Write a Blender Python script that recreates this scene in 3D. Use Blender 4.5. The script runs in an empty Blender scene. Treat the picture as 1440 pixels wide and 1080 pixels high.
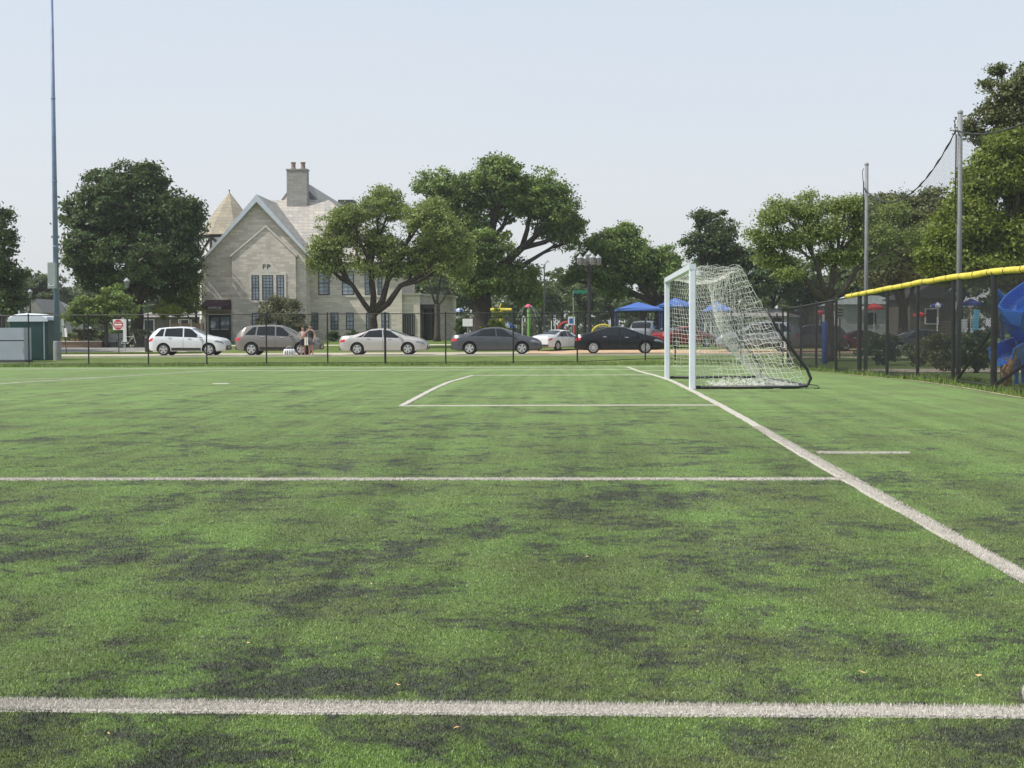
import bpy, bmesh, math, random
import numpy as np
from mathutils import Vector, Matrix
rad = math.radians
random.seed(7); RNG = np.random.default_rng(11)
C = bpy.context.scene
COL = C.collection
# ---------------------------------------------------------------- camera
F = 1930.0; HC = 1.505; HOR = 470.0; YAW = math.atan(77/F); PITCH = math.atan((540-HOR)/F); ROLL = 0.0045
cam = bpy.data.objects.new('camera', bpy.data.cameras.new('camera')); COL.objects.link(cam)
cam.data.sensor_width = 36; cam.data.lens = 36*F/1440; cam.data.clip_start = 0.1; cam.data.clip_end = 6000
cam.matrix_world = Matrix.Translation((0, 0, HC)) @ Matrix.Rotation(YAW, 4, 'Z') @ Matrix.Rotation(rad(90)-PITCH, 4, 'X') @ Matrix.Rotation(-ROLL, 4, 'Z')
C.camera = cam
# ---------------------------------------------------------------- sky, sun, exposure
SUN_EL, SUN_AZ = rad(53), (-0.93, -0.30)          # direction towards the sun, seen from above
sd = Vector((SUN_AZ[0], SUN_AZ[1], 0)).normalized()*math.cos(SUN_EL) + Vector((0, 0, math.sin(SUN_EL)))
w = bpy.data.worlds.new("World"); C.world = w; w.use_nodes = True
nt = w.node_tree; bg = nt.nodes['Background']
sky = nt.nodes.new('ShaderNodeTexSky'); sky.sky_type = 'NISHITA'; sky.sun_disc = False
sky.sun_elevation = SUN_EL; sky.sun_rotation = math.atan2(sd.x, sd.y)
sky.air_density = 1.0; sky.dust_density = 3.0; sky.ozone_density = 1.0; sky.altitude = 100
veil = nt.nodes.new('ShaderNodeMix'); veil.data_type = 'RGBA'; veil.inputs[0].default_value = 0.74
nt.links.new(sky.outputs[0], veil.inputs[6]); 
tcw = nt.nodes.new('ShaderNodeTexCoord'); spz = nt.nodes.new('ShaderNodeSeparateXYZ'); nt.links.new(tcw.outputs['Generated'], spz.inputs[0])
mrw = nt.nodes.new('ShaderNodeMapRange'); mrw.inputs[1].default_value = 0.0; mrw.inputs[2].default_value = 0.27; nt.links.new(spz.outputs[2], mrw.inputs[0])
clm = nt.nodes.new('ShaderNodeMapping'); clm.inputs['Scale'].default_value = (1, 1, 5); nt.links.new(tcw.outputs['Generated'], clm.inputs[0])
cln = nt.nodes.new('ShaderNodeTexNoise'); cln.inputs['Scale'].default_value = 1.6; cln.inputs['Detail'].default_value = 5; nt.links.new(clm.outputs[0], cln.inputs['Vector'])
adn = nt.nodes.new('ShaderNodeMath'); adn.operation = 'MULTIPLY_ADD'; adn.inputs[1].default_value = -.9; nt.links.new(cln.outputs[0], adn.inputs[0]); ad2 = nt.nodes.new('ShaderNodeMath'); ad2.inputs[1].default_value = .42
nt.links.new(mrw.outputs[0], ad2.inputs[0]); nt.links.new(ad2.outputs[0], adn.inputs[2]); adn.use_clamp = True
vg = nt.nodes.new('ShaderNodeMix'); vg.data_type = 'RGBA'; vg.inputs[6].default_value = (6.55, 6.65, 6.85, 1); vg.inputs[7].default_value = (5.9, 6.5, 7.2, 1)
nt.links.new(adn.outputs[0], vg.inputs[0]); nt.links.new(vg.outputs[2], veil.inputs[7])
nt.links.new(veil.outputs[2], bg.inputs[0]); bg.inputs[1].default_value = 0.10
sl = bpy.data.lights.new('sun', 'SUN'); sl.energy = 3.6; sl.angle = rad(0.6); sl.color = (1.0, 0.95, 0.87)
so = bpy.data.objects.new('sun', sl); COL.objects.link(so); so.location = (-60, 20, 80)
so.rotation_euler = sd.to_track_quat('Z', 'Y').to_euler()
C.view_settings.view_transform = 'Standard'; C.view_settings.look = 'None'
C.view_settings.exposure = 0.45; C.view_settings.gamma = 1.0
# ---------------------------------------------------------------- placing helpers
def X(px, Y):                                     # world x of what stands at picture column px and distance Y
    return Y*math.tan(math.atan((px-720)/F)-YAW)
def Z(px, py, Y):
    dep = -X(px, Y)*math.sin(YAW)+Y*math.cos(YAW)
    return HC + (HOR-ROLL*(px-720)-py)/F*dep
PROF = [(-80, -.3), (0, 0), (29.5, .318), (31.5, .326), (33, .328), (34.5, .322), (36.5, .296), (60.6, .036), (62.5, .035), (65, .116), (70, .22), (75, .31),
        (77, .33), (85, .36), (87, .40), (97, .68), (100, .76), (110, 1.02), (125, 1.05), (2500, 1.05)]
def G(y):
    for (a, za), (b, zb) in zip(PROF, PROF[1:]):
        if y <= b: return za+(zb-za)*(y-a)/(b-a)
    return PROF[-1][1]
# ---------------------------------------------------------------- materials
MATS = {}
def mat(name, col, rough=.7, metal=0, var=0, scale=8, bump=0, bscale=40, col2=None, spec=None, coat=0, trans=0, alpha=None, detail=3):
    if name in MATS: return MATS[name]
    m = bpy.data.materials.new(name); m.use_nodes = True; n = m.node_tree; b = n.nodes['Principled BSDF']
    b.inputs['Base Color'].default_value = (*col, 1); b.inputs['Roughness'].default_value = rough; b.inputs['Metallic'].default_value = metal
    if spec is not None: b.inputs['Specular IOR Level'].default_value = spec
    if coat: b.inputs['Coat Weight'].default_value = coat; b.inputs['Coat Roughness'].default_value = .05
    if trans: b.inputs['Transmission Weight'].default_value = trans
    tc = n.nodes.new('ShaderNodeTexCoord')
    if var or col2:
        no = n.nodes.new('ShaderNodeTexNoise'); no.inputs['Scale'].default_value = scale; no.inputs['Detail'].default_value = detail
        n.links.new(tc.outputs['Object'], no.inputs['Vector'])
        mr = n.nodes.new('ShaderNodeMapRange'); mr.inputs[1].default_value = .3; mr.inputs[2].default_value = .7
        n.links.new(no.outputs[0], mr.inputs[0])
        mx = n.nodes.new('ShaderNodeMix'); mx.data_type = 'RGBA'
        mx.inputs[6].default_value = (*[c*(1-var) for c in col], 1); mx.inputs[7].default_value = (*(col2 or [min(1, c*(1+var)) for c in col]), 1)
        n.links.new(mr.outputs[0], mx.inputs[0]); n.links.new(mx.outputs[2], b.inputs['Base Color'])
    if bump:
        nb = n.nodes.new('ShaderNodeTexNoise'); nb.inputs['Scale'].default_value = bscale; nb.inputs['Detail'].default_value = 4
        n.links.new(tc.outputs['Object'], nb.inputs['Vector'])
        bp = n.nodes.new('ShaderNodeBump'); bp.inputs['Strength'].default_value = min(1, bump); bp.inputs['Distance'].default_value = .02*max(1, bump)
        n.links.new(nb.outputs[0], bp.inputs['Height']); n.links.new(bp.outputs[0], b.inputs['Normal'])
    MATS[name] = m; return m
def N(m, t, **k):
    x = m.node_tree.nodes.new(t)
    for a, v in k.items(): setattr(x, a, v)
    return x
# turf: green fibres with dark rubber infill showing through in drifts
def turf_mat(name, fibre):
    m = bpy.data.materials.new(name); m.use_nodes = True; n = m.node_tree; b = n.nodes['Principled BSDF']; L = n.links.new
    geo = N(m, 'ShaderNodeNewGeometry')
    def noise(sc, sx, sy, det, rgh=.55, dist=0, off=0):
        mp = N(m, 'ShaderNodeMapping'); mp.inputs['Scale'].default_value = (sx, sy, .02 if not fibre else .02); mp.inputs['Location'].default_value = (off, off*.7, 0)
        L(geo.outputs['Position'], mp.inputs[0]); x = N(m, 'ShaderNodeTexNoise'); x.inputs['Scale'].default_value = sc
        x.inputs['Detail'].default_value = det; x.inputs['Roughness'].default_value = rgh; x.inputs['Distortion'].default_value = dist
        L(mp.outputs[0], x.inputs['Vector']); return x.outputs[0]
    def mrange(src, a, b_, c=0, d=1):
        r = N(m, 'ShaderNodeMapRange'); r.inputs[1].default_value = a; r.inputs[2].default_value = b_; r.inputs[3].default_value = c; r.inputs[4].default_value = d; L(src, r.inputs[0]); return r.outputs[0]
    def math_(op, a, b_):
        r = N(m, 'ShaderNodeMath', operation=op)
        for i, v in enumerate((a, b_)):
            if isinstance(v, (int, float)): r.inputs[i].default_value = v
            else: L(v, r.inputs[i])
        return r.outputs[0]
    def mix(f, a, b_):
        r = N(m, 'ShaderNodeMix'); r.data_type = 'RGBA'
        if isinstance(f, (int, float)): r.inputs[0].default_value = f
        else: L(f, r.inputs[0])
        for i, v in ((6, a), (7, b_)):
            if isinstance(v, tuple): r.inputs[i].default_value = (*v, 1)
            else: L(v, r.inputs[i])
        return r.outputs[2]
    big = noise(.7, .9, 1.0, 5, .6, .6); mid = noise(2.3, .9, 1.0, 10, .76, .5, 5); streak = noise(1.9, 1.0, .45, 8, .7, .2, 9)
    sep = N(m, 'ShaderNodeSeparateXYZ'); L(geo.outputs['Position'], sep.inputs[0])
    near_dark = mrange(sep.outputs['Y'], 5, 38, .018, -.045)                 # near turf darkened in the colour, for the steep view down between blades
    side = mrange(sep.outputs['X'], 2.8, 6.5, 0, -.05)                 # beyond the goal line hardly anyone plays
    s = math_('ADD', math_('MULTIPLY', big, .30), math_('ADD', math_('MULTIPLY', mid, .45), math_('MULTIPLY', streak, .25)))
    s = math_('ADD', math_('ADD', s, near_dark), side)
    med = noise(8, .8, 1, 9, .80, .4, 31); s = math_('ADD', s, math_('MULTIPLY', math_('SUBTRACT', med, .5), .50)); inf = mrange(s, .494, .572)
    band = noise(1.0, 2.6, .05, 3, .6, 0, 50)
    lum = math_('MULTIPLY', mrange(band, .35, .65, .84, 1.12), mrange(med, .3, .7, .80, 1.22))
    hue = noise(.9, 1, 1, 4, .6, 0, 21)
    fine = noise(60, 1, 1, 4, .8, 0, 2); fine2 = noise(210, 1, 1, 2, .6, 0, 3)
    if fibre:
        g1 = mix(mrange(hue, .40, .60), (.190, .225, .072), (.215, .350, .065))
        spk = noise(85, 1, 1, 3, .85, 0, 40); gr = mix(mrange(spk, .38, .49), (.016, .028, .010), g1); gr = mix(mrange(spk, .54, .70), gr, (.48, .54, .27))
        dk = mix(mrange(spk, .42, .72), (.014, .016, .015), (.150, .160, .120)); col = mix(math_('MULTIPLY', inf, .93), gr, dk)
        vm = N(m, 'ShaderNodeVectorMath', operation='SCALE'); L(col, vm.inputs[0]); L(lum, vm.inputs['Scale']); L(vm.outputs[0], b.inputs['Base Color']); b.inputs['Roughness'].default_value = .55; b.inputs['Specular IOR Level'].default_value = .35
    else:
        g1 = mix(mrange(hue, .40, .62), (.185, .250, .095), (.215, .335, .110)); g1 = mix(mrange(sep.outputs['Y'], 6, 26, .55, 0), g1, (.070, .105, .032))  # base green also painted darker towards the camera, for the steeper view
        gr = mix(mrange(fine, .30, .62), (.060, .092, .036), g1)
        dk = mix(mrange(fine2, .3, .7), (.022, .026, .022), (.095, .110, .078))
        col = mix(inf, gr, dk)
        col = mix(math_('MULTIPLY', mrange(fine2, .66, .78), .35), col, (.30, .33, .20))
        vm = N(m, 'ShaderNodeVectorMath', operation='SCALE'); L(col, vm.inputs[0]); L(lum, vm.inputs['Scale']); L(vm.outputs[0], b.inputs['Base Color']); b.inputs['Roughness'].default_value = .9; b.inputs['Specular IOR Level'].default_value = .15
        bp = N(m, 'ShaderNodeBump'); bp.inputs['Strength'].default_value = .75; bp.inputs['Distance'].default_value = .02
        L(fine, bp.inputs['Height']); L(bp.outputs[0], b.inputs['Normal'])
    return m
TURF = turf_mat('turf_infill', False); FIBRE = turf_mat('turf_fibre', True)
LINE = mat('line_fibre', (.52, .49, .435), .9, var=.35, scale=90, bump=1, bscale=120)
LAWN = mat('mown_lawn', (.058, .100, .012), .95, scale=.9, col2=(.120, .170, .022), bump=1, bscale=30, detail=8)
CONC = mat('pale_concrete', (.42, .38, .29), .9, var=.12, scale=.7, detail=6)
TAN = mat('tan_ground', (.46, .37, .25), .95, var=.15, scale=.5, detail=6)
ASPH = mat('worn_asphalt', (.22, .215, .20), .9, var=.12, scale=.6, detail=6)
BLACK = mat('black_coating', (.012, .012, .013), .5, var=.3, scale=5)
DARK = mat('dark_void', (.012, .012, .013), .8)
GALV = mat('galvanised_steel', (.33, .34, .35), .45, .55, var=.12, scale=3)
POLEM = mat('weathered_blue_grey_steel', (.17, .22, .35), .5, .1, var=.18, scale=1.5)
WHITE = mat('white_enamel', (.60, .64, .72), .4, var=.05, scale=4)
GREY = mat('grey_enamel', (.30, .33, .34), .5, var=.06, scale=3)
CORD = mat('white_cord', (.66, .66, .62), .8)
YEL = mat('yellow_plastic', (.62, .50, .06), .55, var=.16, scale=4, bump=.4, bscale=6)
BLUE = mat('blue_vinyl', (.018, .075, .33), .4, var=.1, scale=4)
SLIDE = mat('blue_moulded_plastic', (.025, .16, .60), .28, var=.08, scale=2)
SHADE = mat('blue_shade_cloth', (.05, .12, .38), .7, var=.08, scale=2)
RED = mat('red_cloth', (.62, .045, .055), .7, var=.1, scale=2)
BARK = mat('bark', (.045, .036, .028), .95, var=.35, scale=7, bump=1, bscale=14, detail=6)
BARKL = mat('grey_bark', (.075, .064, .052), .95, var=.35, scale=7, bump=1, bscale=14, detail=6)
def leaf_mat(name, c1, c2, tl=.32):
    m = bpy.data.materials.new(name); m.use_nodes = True; n = m.node_tree; b = n.nodes['Principled BSDF']; L = n.links.new
    at = N(m, 'ShaderNodeAttribute', attribute_name='tone')
    mx = N(m, 'ShaderNodeMix'); mx.data_type = 'RGBA'; mx.inputs[6].default_value = (*c1, 1); mx.inputs[7].default_value = (*c2, 1); L(at.outputs['Fac'], mx.inputs[0])
    L(mx.outputs[2], b.inputs['Base Color']); b.inputs['Roughness'].default_value = .5; b.inputs['Specular IOR Level'].default_value = .35
    t = N(m, 'ShaderNodeBsdfTranslucent'); hs = N(m, 'ShaderNodeMix'); hs.data_type = 'RGBA'; hs.inputs[0].default_value = .35
    L(mx.outputs[2], hs.inputs[6]); hs.inputs[7].default_value = (.16, .20, .01, 1); L(hs.outputs[2], t.inputs[0])
    ms = N(m, 'ShaderNodeMixShader'); ms.inputs[0].default_value = tl; L(b.outputs[0], ms.inputs[1]); L(t.outputs[0], ms.inputs[2])
    L(ms.outputs[0], n.nodes['Material Output'].inputs[0]); return m
LF_DARK = leaf_mat('dark_maple_leaves', (0.031, 0.058, 0.020), (0.086, 0.146, 0.045))
LF_MID = leaf_mat('oak_leaves', (0.059, 0.105, 0.029), (0.270, 0.383, 0.092))
LF_LOC = leaf_mat('locust_leaves', (.150, .200, .060), (.320, .385, .120), .4)
LF_BRT = leaf_mat('bright_maple_leaves', (.100, .140, .024), (.270, .330, .052), .38)
LF_YEL = leaf_mat('yellow_green_leaves', (0.176, 0.243, 0.041), (0.401, 0.431, 0.059), .4)
LF_GRY = leaf_mat('grey_green_leaves', (0.101, 0.115, 0.068), (0.223, 0.223, 0.126), .3)
LF_OLV = leaf_mat('olive_leaves', (0.085, 0.106, 0.044), (0.187, 0.199, 0.080), .3)
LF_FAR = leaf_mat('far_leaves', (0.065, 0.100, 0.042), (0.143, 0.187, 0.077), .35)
# ---------------------------------------------------------------- mesh builder
def tag(o, label=None, cat=None, group=None, kind=None):
    if label: o['label'] = label
    if cat: o['category'] = cat
    if group: o['group'] = group
    if kind: o['kind'] = kind
    return o
def thing(name, label, cat, loc=(0, 0, 0), rz=0, group=None):
    o = bpy.data.objects.new(name, None); COL.objects.link(o); o.empty_display_size = .2
    o.location = loc; o.rotation_euler = (0, 0, rz); return tag(o, label, cat, group)
class MB:
    def __init__(s): s.v = []; s.f = []; s.m = []; s.cur = 0
    def add(s, vs, fs):
        k = len(s.v); s.v += [tuple(p) for p in vs]; s.f += [tuple(i+k for i in f) for f in fs]; s.m += [s.cur]*len(fs); return s
    def box(s, x0, x1, y0, y1, z0, z1):
        return s.add([(x0, y0, z0), (x1, y0, z0), (x1, y1, z0), (x0, y1, z0), (x0, y0, z1), (x1, y0, z1), (x1, y1, z1), (x0, y1, z1)],
                     [(0, 3, 2, 1), (4, 5, 6, 7), (0, 1, 5, 4), (1, 2, 6, 5), (2, 3, 7, 6), (3, 0, 4, 7)])
    def cbox(s, c, sx, sy, sz, rz=0):                # bottom-centred box with small bevelled vertical edges
        b = min(sx, sy)*.06; p = [(-sx/2+b, -sy/2), (sx/2-b, -sy/2), (sx/2, -sy/2+b), (sx/2, sy/2-b), (sx/2-b, sy/2), (-sx/2+b, sy/2), (-sx/2, sy/2-b), (-sx/2, -sy/2+b)]
        cs, sn = math.cos(rz), math.sin(rz); p = [(c[0]+a*cs-b_*sn, c[1]+a*sn+b_*cs) for a, b_ in p]
        return s.add([(a, b_, c[2]) for a, b_ in p]+[(a, b_, c[2]+sz) for a, b_ in p], [tuple(range(7, -1, -1)), tuple(range(8, 16))]+[(i, (i+1) % 8, (i+1) % 8+8, i+8) for i in range(8)])
    def prism(s, poly, y0, y1):                      # polygon in x,z extruded along y
        n = len(poly); return s.add([(a, y0, b) for a, b in poly]+[(a, y1, b) for a, b in poly],
                                    [tuple(range(n)), tuple(range(2*n-1, n-1, -1))]+[(i, i+n, (i+1) % n+n, (i+1) % n) for i in range(n)])
    def slab(s, poly, z0, z1):                       # polygon in x,y extruded along z
        n = len(poly); return s.add([(a, b, z0) for a, b in poly]+[(a, b, z1) for a, b in poly],
                                    [tuple(range(n-1, -1, -1)), tuple(range(n, 2*n))]+[(i, (i+1) % n, (i+1) % n+n, i+n) for i in range(n)])
    def tube(s, pts, r, n=8, caps=True):
        pts = [Vector(p) for p in pts]; R = r if isinstance(r, (list, tuple)) else [r]*len(pts)
        vs, fs = [], []; prev = None
        for i, p in enumerate(pts):
            t = (pts[min(i+1, len(pts)-1)]-pts[max(i-1, 0)]).normalized()
            if prev is None: u = t.cross(Vector((0, 0, 1)) if abs(t.z) < .9 else Vector((1, 0, 0))).normalized()
            else: u = (prev-t*prev.dot(t)).normalized()
            prev = u; v = t.cross(u)
            for k in range(n):
                a = 2*math.pi*k/n; vs.append(p+(u*math.cos(a)+v*math.sin(a))*R[i])
        for i in range(len(pts)-1):
            for k in range(n): a = i*n+k; b = i*n+(k+1) % n; fs.append((a, b, b+n, a+n))
        if caps: fs += [tuple(range(n-1, -1, -1)), tuple(range(len(vs)-n, len(vs)))]
        return s.add(vs, fs)
    def lathe(s, prof, c=(0, 0, 0), n=20, axis='Z', a0=0):
        vs, fs = [], []
        for r, h in prof:
            for k in range(n):
                a = a0+2*math.pi*k/n; x, y = r*math.cos(a), r*math.sin(a)
                vs.append((c[0]+x, c[1]+y, c[2]+h) if axis == 'Z' else (c[0]+x, c[1]+h, c[2]+y))
        for i in range(len(prof)-1):
            for k in range(n):
                a = i*n+k; b = i*n+(k+1) % n; fs.append((a, b, b+n, a+n) if axis == 'Z' else (a, a+n, b+n, b))
        fs += [tuple(range(n-1, -1, -1)), tuple(range(len(vs)-n, len(vs)))]
        return s.add(vs, fs)
    def build(s, name, mats, parent=None, world=False, smooth=False, keep=False):
        v = np.array(s.v, dtype=float)
        o = None; off = Vector((0, 0, 0))
        if parent is None and not keep:
            off = Vector(((v[:, 0].min()+v[:, 0].max())/2, (v[:, 1].min()+v[:, 1].max())/2, v[:, 2].min())); v = v-np.array(off)
        me = bpy.data.meshes.new(name); me.from_pydata(v.tolist(), [], s.f)
        if not isinstance(mats, (list, tuple)): mats = [mats]
        for m in mats: me.materials.append(m)
        if len(mats) > 1: me.polygons.foreach_set('material_index', s.m)
        if smooth: me.polygons.foreach_set('use_smooth', [True]*len(s.f))
        me.update(); o = bpy.data.objects.new(name, me); COL.objects.link(o); o.location = off
        if smooth == 'auto':
            try: me.set_sharp_from_angle(angle=rad(38))
            except Exception: pass
        if parent:
            o.parent = parent
            if world: o.matrix_parent_inverse = Matrix.Translation(-root_loc(parent))
        return o
def root_loc(p):
    t = Vector((0, 0, 0))
    while p is not None:
        t += p.location; 
        if p.matrix_parent_inverse != Matrix.Identity(4): t += p.matrix_parent_inverse.to_translation()
        p = p.parent
    return t
def copy_tree(o, parent=None):
    c = o.copy(); COL.objects.link(c); c.parent = parent
    for ch in [x for x in bpy.data.objects if x.parent == o]: copy_tree(ch, c)
    return c
def text_mesh(name, body, size, m, parent, loc, rot=(rad(90), 0, 0), depth=.01, align='CENTER', sx=1.0, world=False):
    cu = bpy.data.curves.new(name, 'FONT'); cu.body = body; cu.size = size; cu.extrude = depth; cu.align_x = align; cu.resolution_u = 2; cu.offset = size*.012; cu.space_character = 1.2
    t = bpy.data.objects.new(name+'_tmp', cu); COL.objects.link(t)
    dg = bpy.context.evaluated_depsgraph_get(); me = bpy.data.meshes.new_from_object(t.evaluated_get(dg)); bpy.data.objects.remove(t)
    me.materials.clear(); me.materials.append(m)
    M = Matrix.Translation(loc) @ Matrix.Rotation(rot[2], 4, 'Z') @ Matrix.Rotation(rot[0], 4, 'X') @ Matrix.Diagonal((sx, 1, 1, 1))
    me.transform(M); o = bpy.data.objects.new(name, me); COL.objects.link(o); o.parent = parent
    if world: o.matrix_parent_inverse = Matrix.Translation(-root_loc(parent))
    return o
# ---------------------------------------------------------------- the ground
def ylist(y0, y1, step):
    ys = {y0, y1} | {p[0] for p in PROF if y0 < p[0] < y1}
    y = y0
    while y < y1: ys.add(round(y, 4)); y += step
    return sorted(ys)
def sheet(name, x0, x1, y0, y1, dz, m, step=4.0, kind='structure', fx=None):
    b = MB(); ys = ylist(y0, y1, step); vs = []; fs = []
    for y in ys:
        a, c = (x0, x1) if fx is None else fx(y)
        vs += [(a, y, G(y)+dz), (c, y, G(y)+dz)]
    for i in range(len(ys)-1): fs.append((2*i, 2*i+1, 2*i+3, 2*i+2))
    b.add(vs, fs); o = b.build(name, m, keep=True); return tag(o, kind=kind)
sheet('ground', -900, 900, -80, 2400, 0, LAWN, 60)
TX = 8.35
sheet('turf_field', -75, TX, -30, 63.2, .006, TURF, 3)
sheet('path', TX, TX+.09, -30, 63.3, .016, mat('old_edge_board', (.30, .25, .17), .95, var=.3, scale=2), 3)
sheet('road', -120, 120, 75.6, 86, .010, CONC, 3)
sheet('street', -120, X(208, 91), 88.2, 97.0, .012, ASPH, 3)
sheet('driveway', X(206, 80), X(232, 95), 85.8, 98, .020, CONC, 3)
sheet('pavement', -60, 6, 98.8, 100.6, .014, mat('pale_pavement', (.52, .49, .40), .9, var=.1, scale=1), 3)
sheet('dirt_strip', X(742, 82), 60, 79.5, 88.5, .022, mat('orange_dirt', (.48, .33, .20), .95, var=.15, scale=1), 3)
sheet('walkway', X(1100, 72), 70, 70.2, 72.0, .012, CONC, 3)
sheet('gravel_path', 9.2, 40, 41, 52, .012, mat('gravel', (.40, .34, .28), .95, var=.35, scale=14, detail=6), 1.0,
      fx=lambda y: (9.25+max(0, (46-y))*2.2, 9.4+max(0.1, (55-y))*2.6))
b = MB(); b.box(-120, 60, 75.3, 75.6, G(75.4)-.1, G(75.4)+.09)
tag(b.build('kerb', mat('pale_pavement', (.5, .5, .5)), keep=True), kind='structure')
# field lines: tufted white fibre standing slightly proud of the infill
LW = .06; LH = .013
def line_strip(name, pts, hw=LW):
    P = []
    for a, c in zip(pts, pts[1:]):
        n = max(1, int((Vector(c)-Vector(a)).length/.35))
        for i in range(n): P.append(Vector(a)+(Vector(c)-Vector(a))*i/n)
    P.append(Vector(pts[-1])); vs, fs = [], []; rr = random.Random(len(P))
    for i, p in enumerate(P):
        t = (P[min(i+1, len(P)-1)]-P[max(0, i-1)]).normalized(); nn = Vector((-t.y, t.x)); j = rr.uniform(-.012, .012)*1.0
        for s_, h in ((-1, 0), (-.9, 1), (.9, 1), (1, 0)):
            q = p+nn*(hw*s_+j); vs.append((q.x, q.y, G(q.y)+.004+h*LH))
    for i in range(len(P)-1):
        for k in range(3): a = 4*i+k; fs.append((a, a+4, a+5, a+1))
    fs += [(3, 2, 1, 0), tuple(range(len(vs)-4, len(vs)))]
    return tag(MB().add(vs, fs).build(name, LINE, keep=True), kind='structure')
GX = 2.62; YT0, YP0, YA0, YG0, YG1, YA1, YP1, YT1 = 5.22, 12.8, 23.8, 29.3, 36.62, 42.1, 53.0, 60.6
line_strip('touch_line', [(-45, YT0), (GX+3.4, YT0-.02)])
line_strip('touch_line', [(-60, YT1), (TX, YT1)])
gl = [(GX+.0, YT0)]+[(GX+.035*math.sin(y*.35), y) for y in range(7, 60, 2)]+[(GX, YT1)]
line_strip('goal_line', gl)
line_strip('penalty_area_line', [(GX-16.5, YP0), (GX, YP0)]); line_strip('penalty_area_line', [(GX-16.5, YP0), (GX-16.5, YP1), (GX, YP1)])
line_strip('goal_area_line', [(GX, YA0), (GX-5.5, YA0), (GX-5.5, YA1), (GX, YA1)])
line_strip('distance_mark', [(GX+.16, 15.3), (GX+1.16, 15.3)]); line_strip('distance_mark', [(GX+.16, 50.4), (GX+1.16, 50.4)])
line_strip('penalty_mark', [(GX-11.2, 33.0), (GX-10.8, 33.0)], .12)
a0 = math.acos(5.5/9.15)
line_strip('penalty_arc', [(GX-11-9.15*math.cos(a), 33+9.15*math.sin(a)) for a in np.linspace(-a0, a0, 24)])
line_strip('corner_arc', [(GX-.79*math.cos(a), YT0+.79*math.sin(a)) for a in np.linspace(.02, math.pi/2-.02, 14)])
LINES_NEAR = [((-45, YT0), (GX+3.4, YT0)), ((GX, YT0), (GX, 19)), ((GX-16.5, YP0), (GX, YP0)), ((GX+.16, 15.3), (GX+1.16, 15.3))]
# near fibres
def fibres(name, n, y0, y1, m, on_line=False):
    u = RNG.random(n)
    if on_line:
        segs = []
        for (a, c) in LINES_NEAR:
            a, c = np.array(a, float), np.array(c, float)
            if a[0] < -14: a[0] = -X(0, a[1])*-1.05 if a[1] < 14 else a[0]
            segs.append((a, c, np.linalg.norm(c-a)))
        arc = [(GX-.79*math.cos(t), YT0+.79*math.sin(t)) for t in np.linspace(.02, 1.55, 10)]
        for p, q in zip(arc, arc[1:]): p, q = np.array(p), np.array(q); segs.append((p, q, np.linalg.norm(q-p)))
        ln = np.array([s[2]/max(5, (s[0][1]+s[1][1])/2) for s in segs]); ci = RNG.choice(len(segs), n, p=ln/ln.sum())
        A = np.array([s[0] for s in segs])[ci]; B = np.array([s[1] for s in segs])[ci]
        t = RNG.random(n)**1.5; p = A+(B-A)*t[:, None]; d = (B-A)/np.linalg.norm(B-A, axis=1)[:, None]
        off = (RNG.random(n)-.5)*2*.068; x = p[:, 0]-d[:, 1]*off; y = p[:, 1]+d[:, 0]*off; z0 = LH*.45
        hgt = RNG.uniform(.008, .022, n)
    else:
        y = y0*(y1/y0)**(u**1.25*(1-.18*RNG.random(n))); half = y*.40+.3; x = -y*math.tan(YAW)+(RNG.random(n)*2-1)*half; z0 = 0.0
        hgt = RNG.uniform(.005, .015, n)*np.clip((33-y)/22, .15, 1)
    wd = (RNG.uniform(.0012, .0026, n))*(y/5.5)**.7
    an = RNG.random(n)*2*np.pi; ln = RNG.uniform(.1, 1.1, n)*hgt; la = RNG.random(n)*2*np.pi
    g = np.interp(y, [p[0] for p in PROF], [p[1] for p in PROF])+.004+z0
    V = np.empty((n, 3, 3)); dx, dy = np.cos(an)*wd, np.sin(an)*wd
    V[:, 0] = np.stack([x-dx, y-dy, g], 1); V[:, 1] = np.stack([x+dx, y+dy, g], 1)
    V[:, 2] = np.stack([x+np.cos(la)*ln, y+np.sin(la)*ln, g+hgt], 1)
    me = bpy.data.meshes.new(name); me.vertices.add(3*n); me.vertices.foreach_set('co', V.ravel())
    me.loops.add(3*n); me.loops.foreach_set('vertex_index', np.arange(3*n, dtype=np.int32)); me.polygons.add(n)
    me.polygons.foreach_set('loop_start', np.arange(0, 3*n, 3, dtype=np.int32)); me.update(calc_edges=True); me.materials.append(m)
    o = bpy.data.objects.new(name, me); COL.objects.link(o); return tag(o, kind='stuff', label='short green turf fibres standing over dark rubber infill' if not on_line else 'tufted white fibres of the field lines', cat='turf')
fibres('turf_fibres', 900000, 4.3, 32, FIBRE)
fibres('line_fibres', 150000, 4.3, 19, mat('line_tuft', (.52, .49, .44), .8, var=.38, scale=110), True)
def litter():
    b = MB(); r = random.Random(3)
    for px, py in [(410, 950), (558, 978), (345, 918), (145, 1052), (1380, 960), (1215, 955), (825, 790), (980, 870), (640, 1040), (720, 760), (520, 830)]:
        Yd = 4.0
        for _ in range(40):
            yy = HOR+(HC-G(Yd))*F/Yd
            Yd *= 1+(yy-py)/F*Yd/ (HC-G(Yd))*.5
        x = X(px, Yd); z = G(Yd)+.022; s = r.uniform(.008, .018); a = r.random()*6
        p = [(x+math.cos(a+k*1.26)*s*(1 if k % 2 else .5), Yd+math.sin(a+k*1.26)*s*.8, z+r.uniform(0, .012)) for k in range(5)]
        b.add(p, [(0, 1, 2, 3, 4)])
    return tag(b.build('leaf_litter', mat('dry_leaf', (.50, .33, .14), .8, var=.4, scale=6), keep=True), 'small dry leaves and scraps lying on the turf', 'leaf litter', kind='stuff')
litter()
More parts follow.
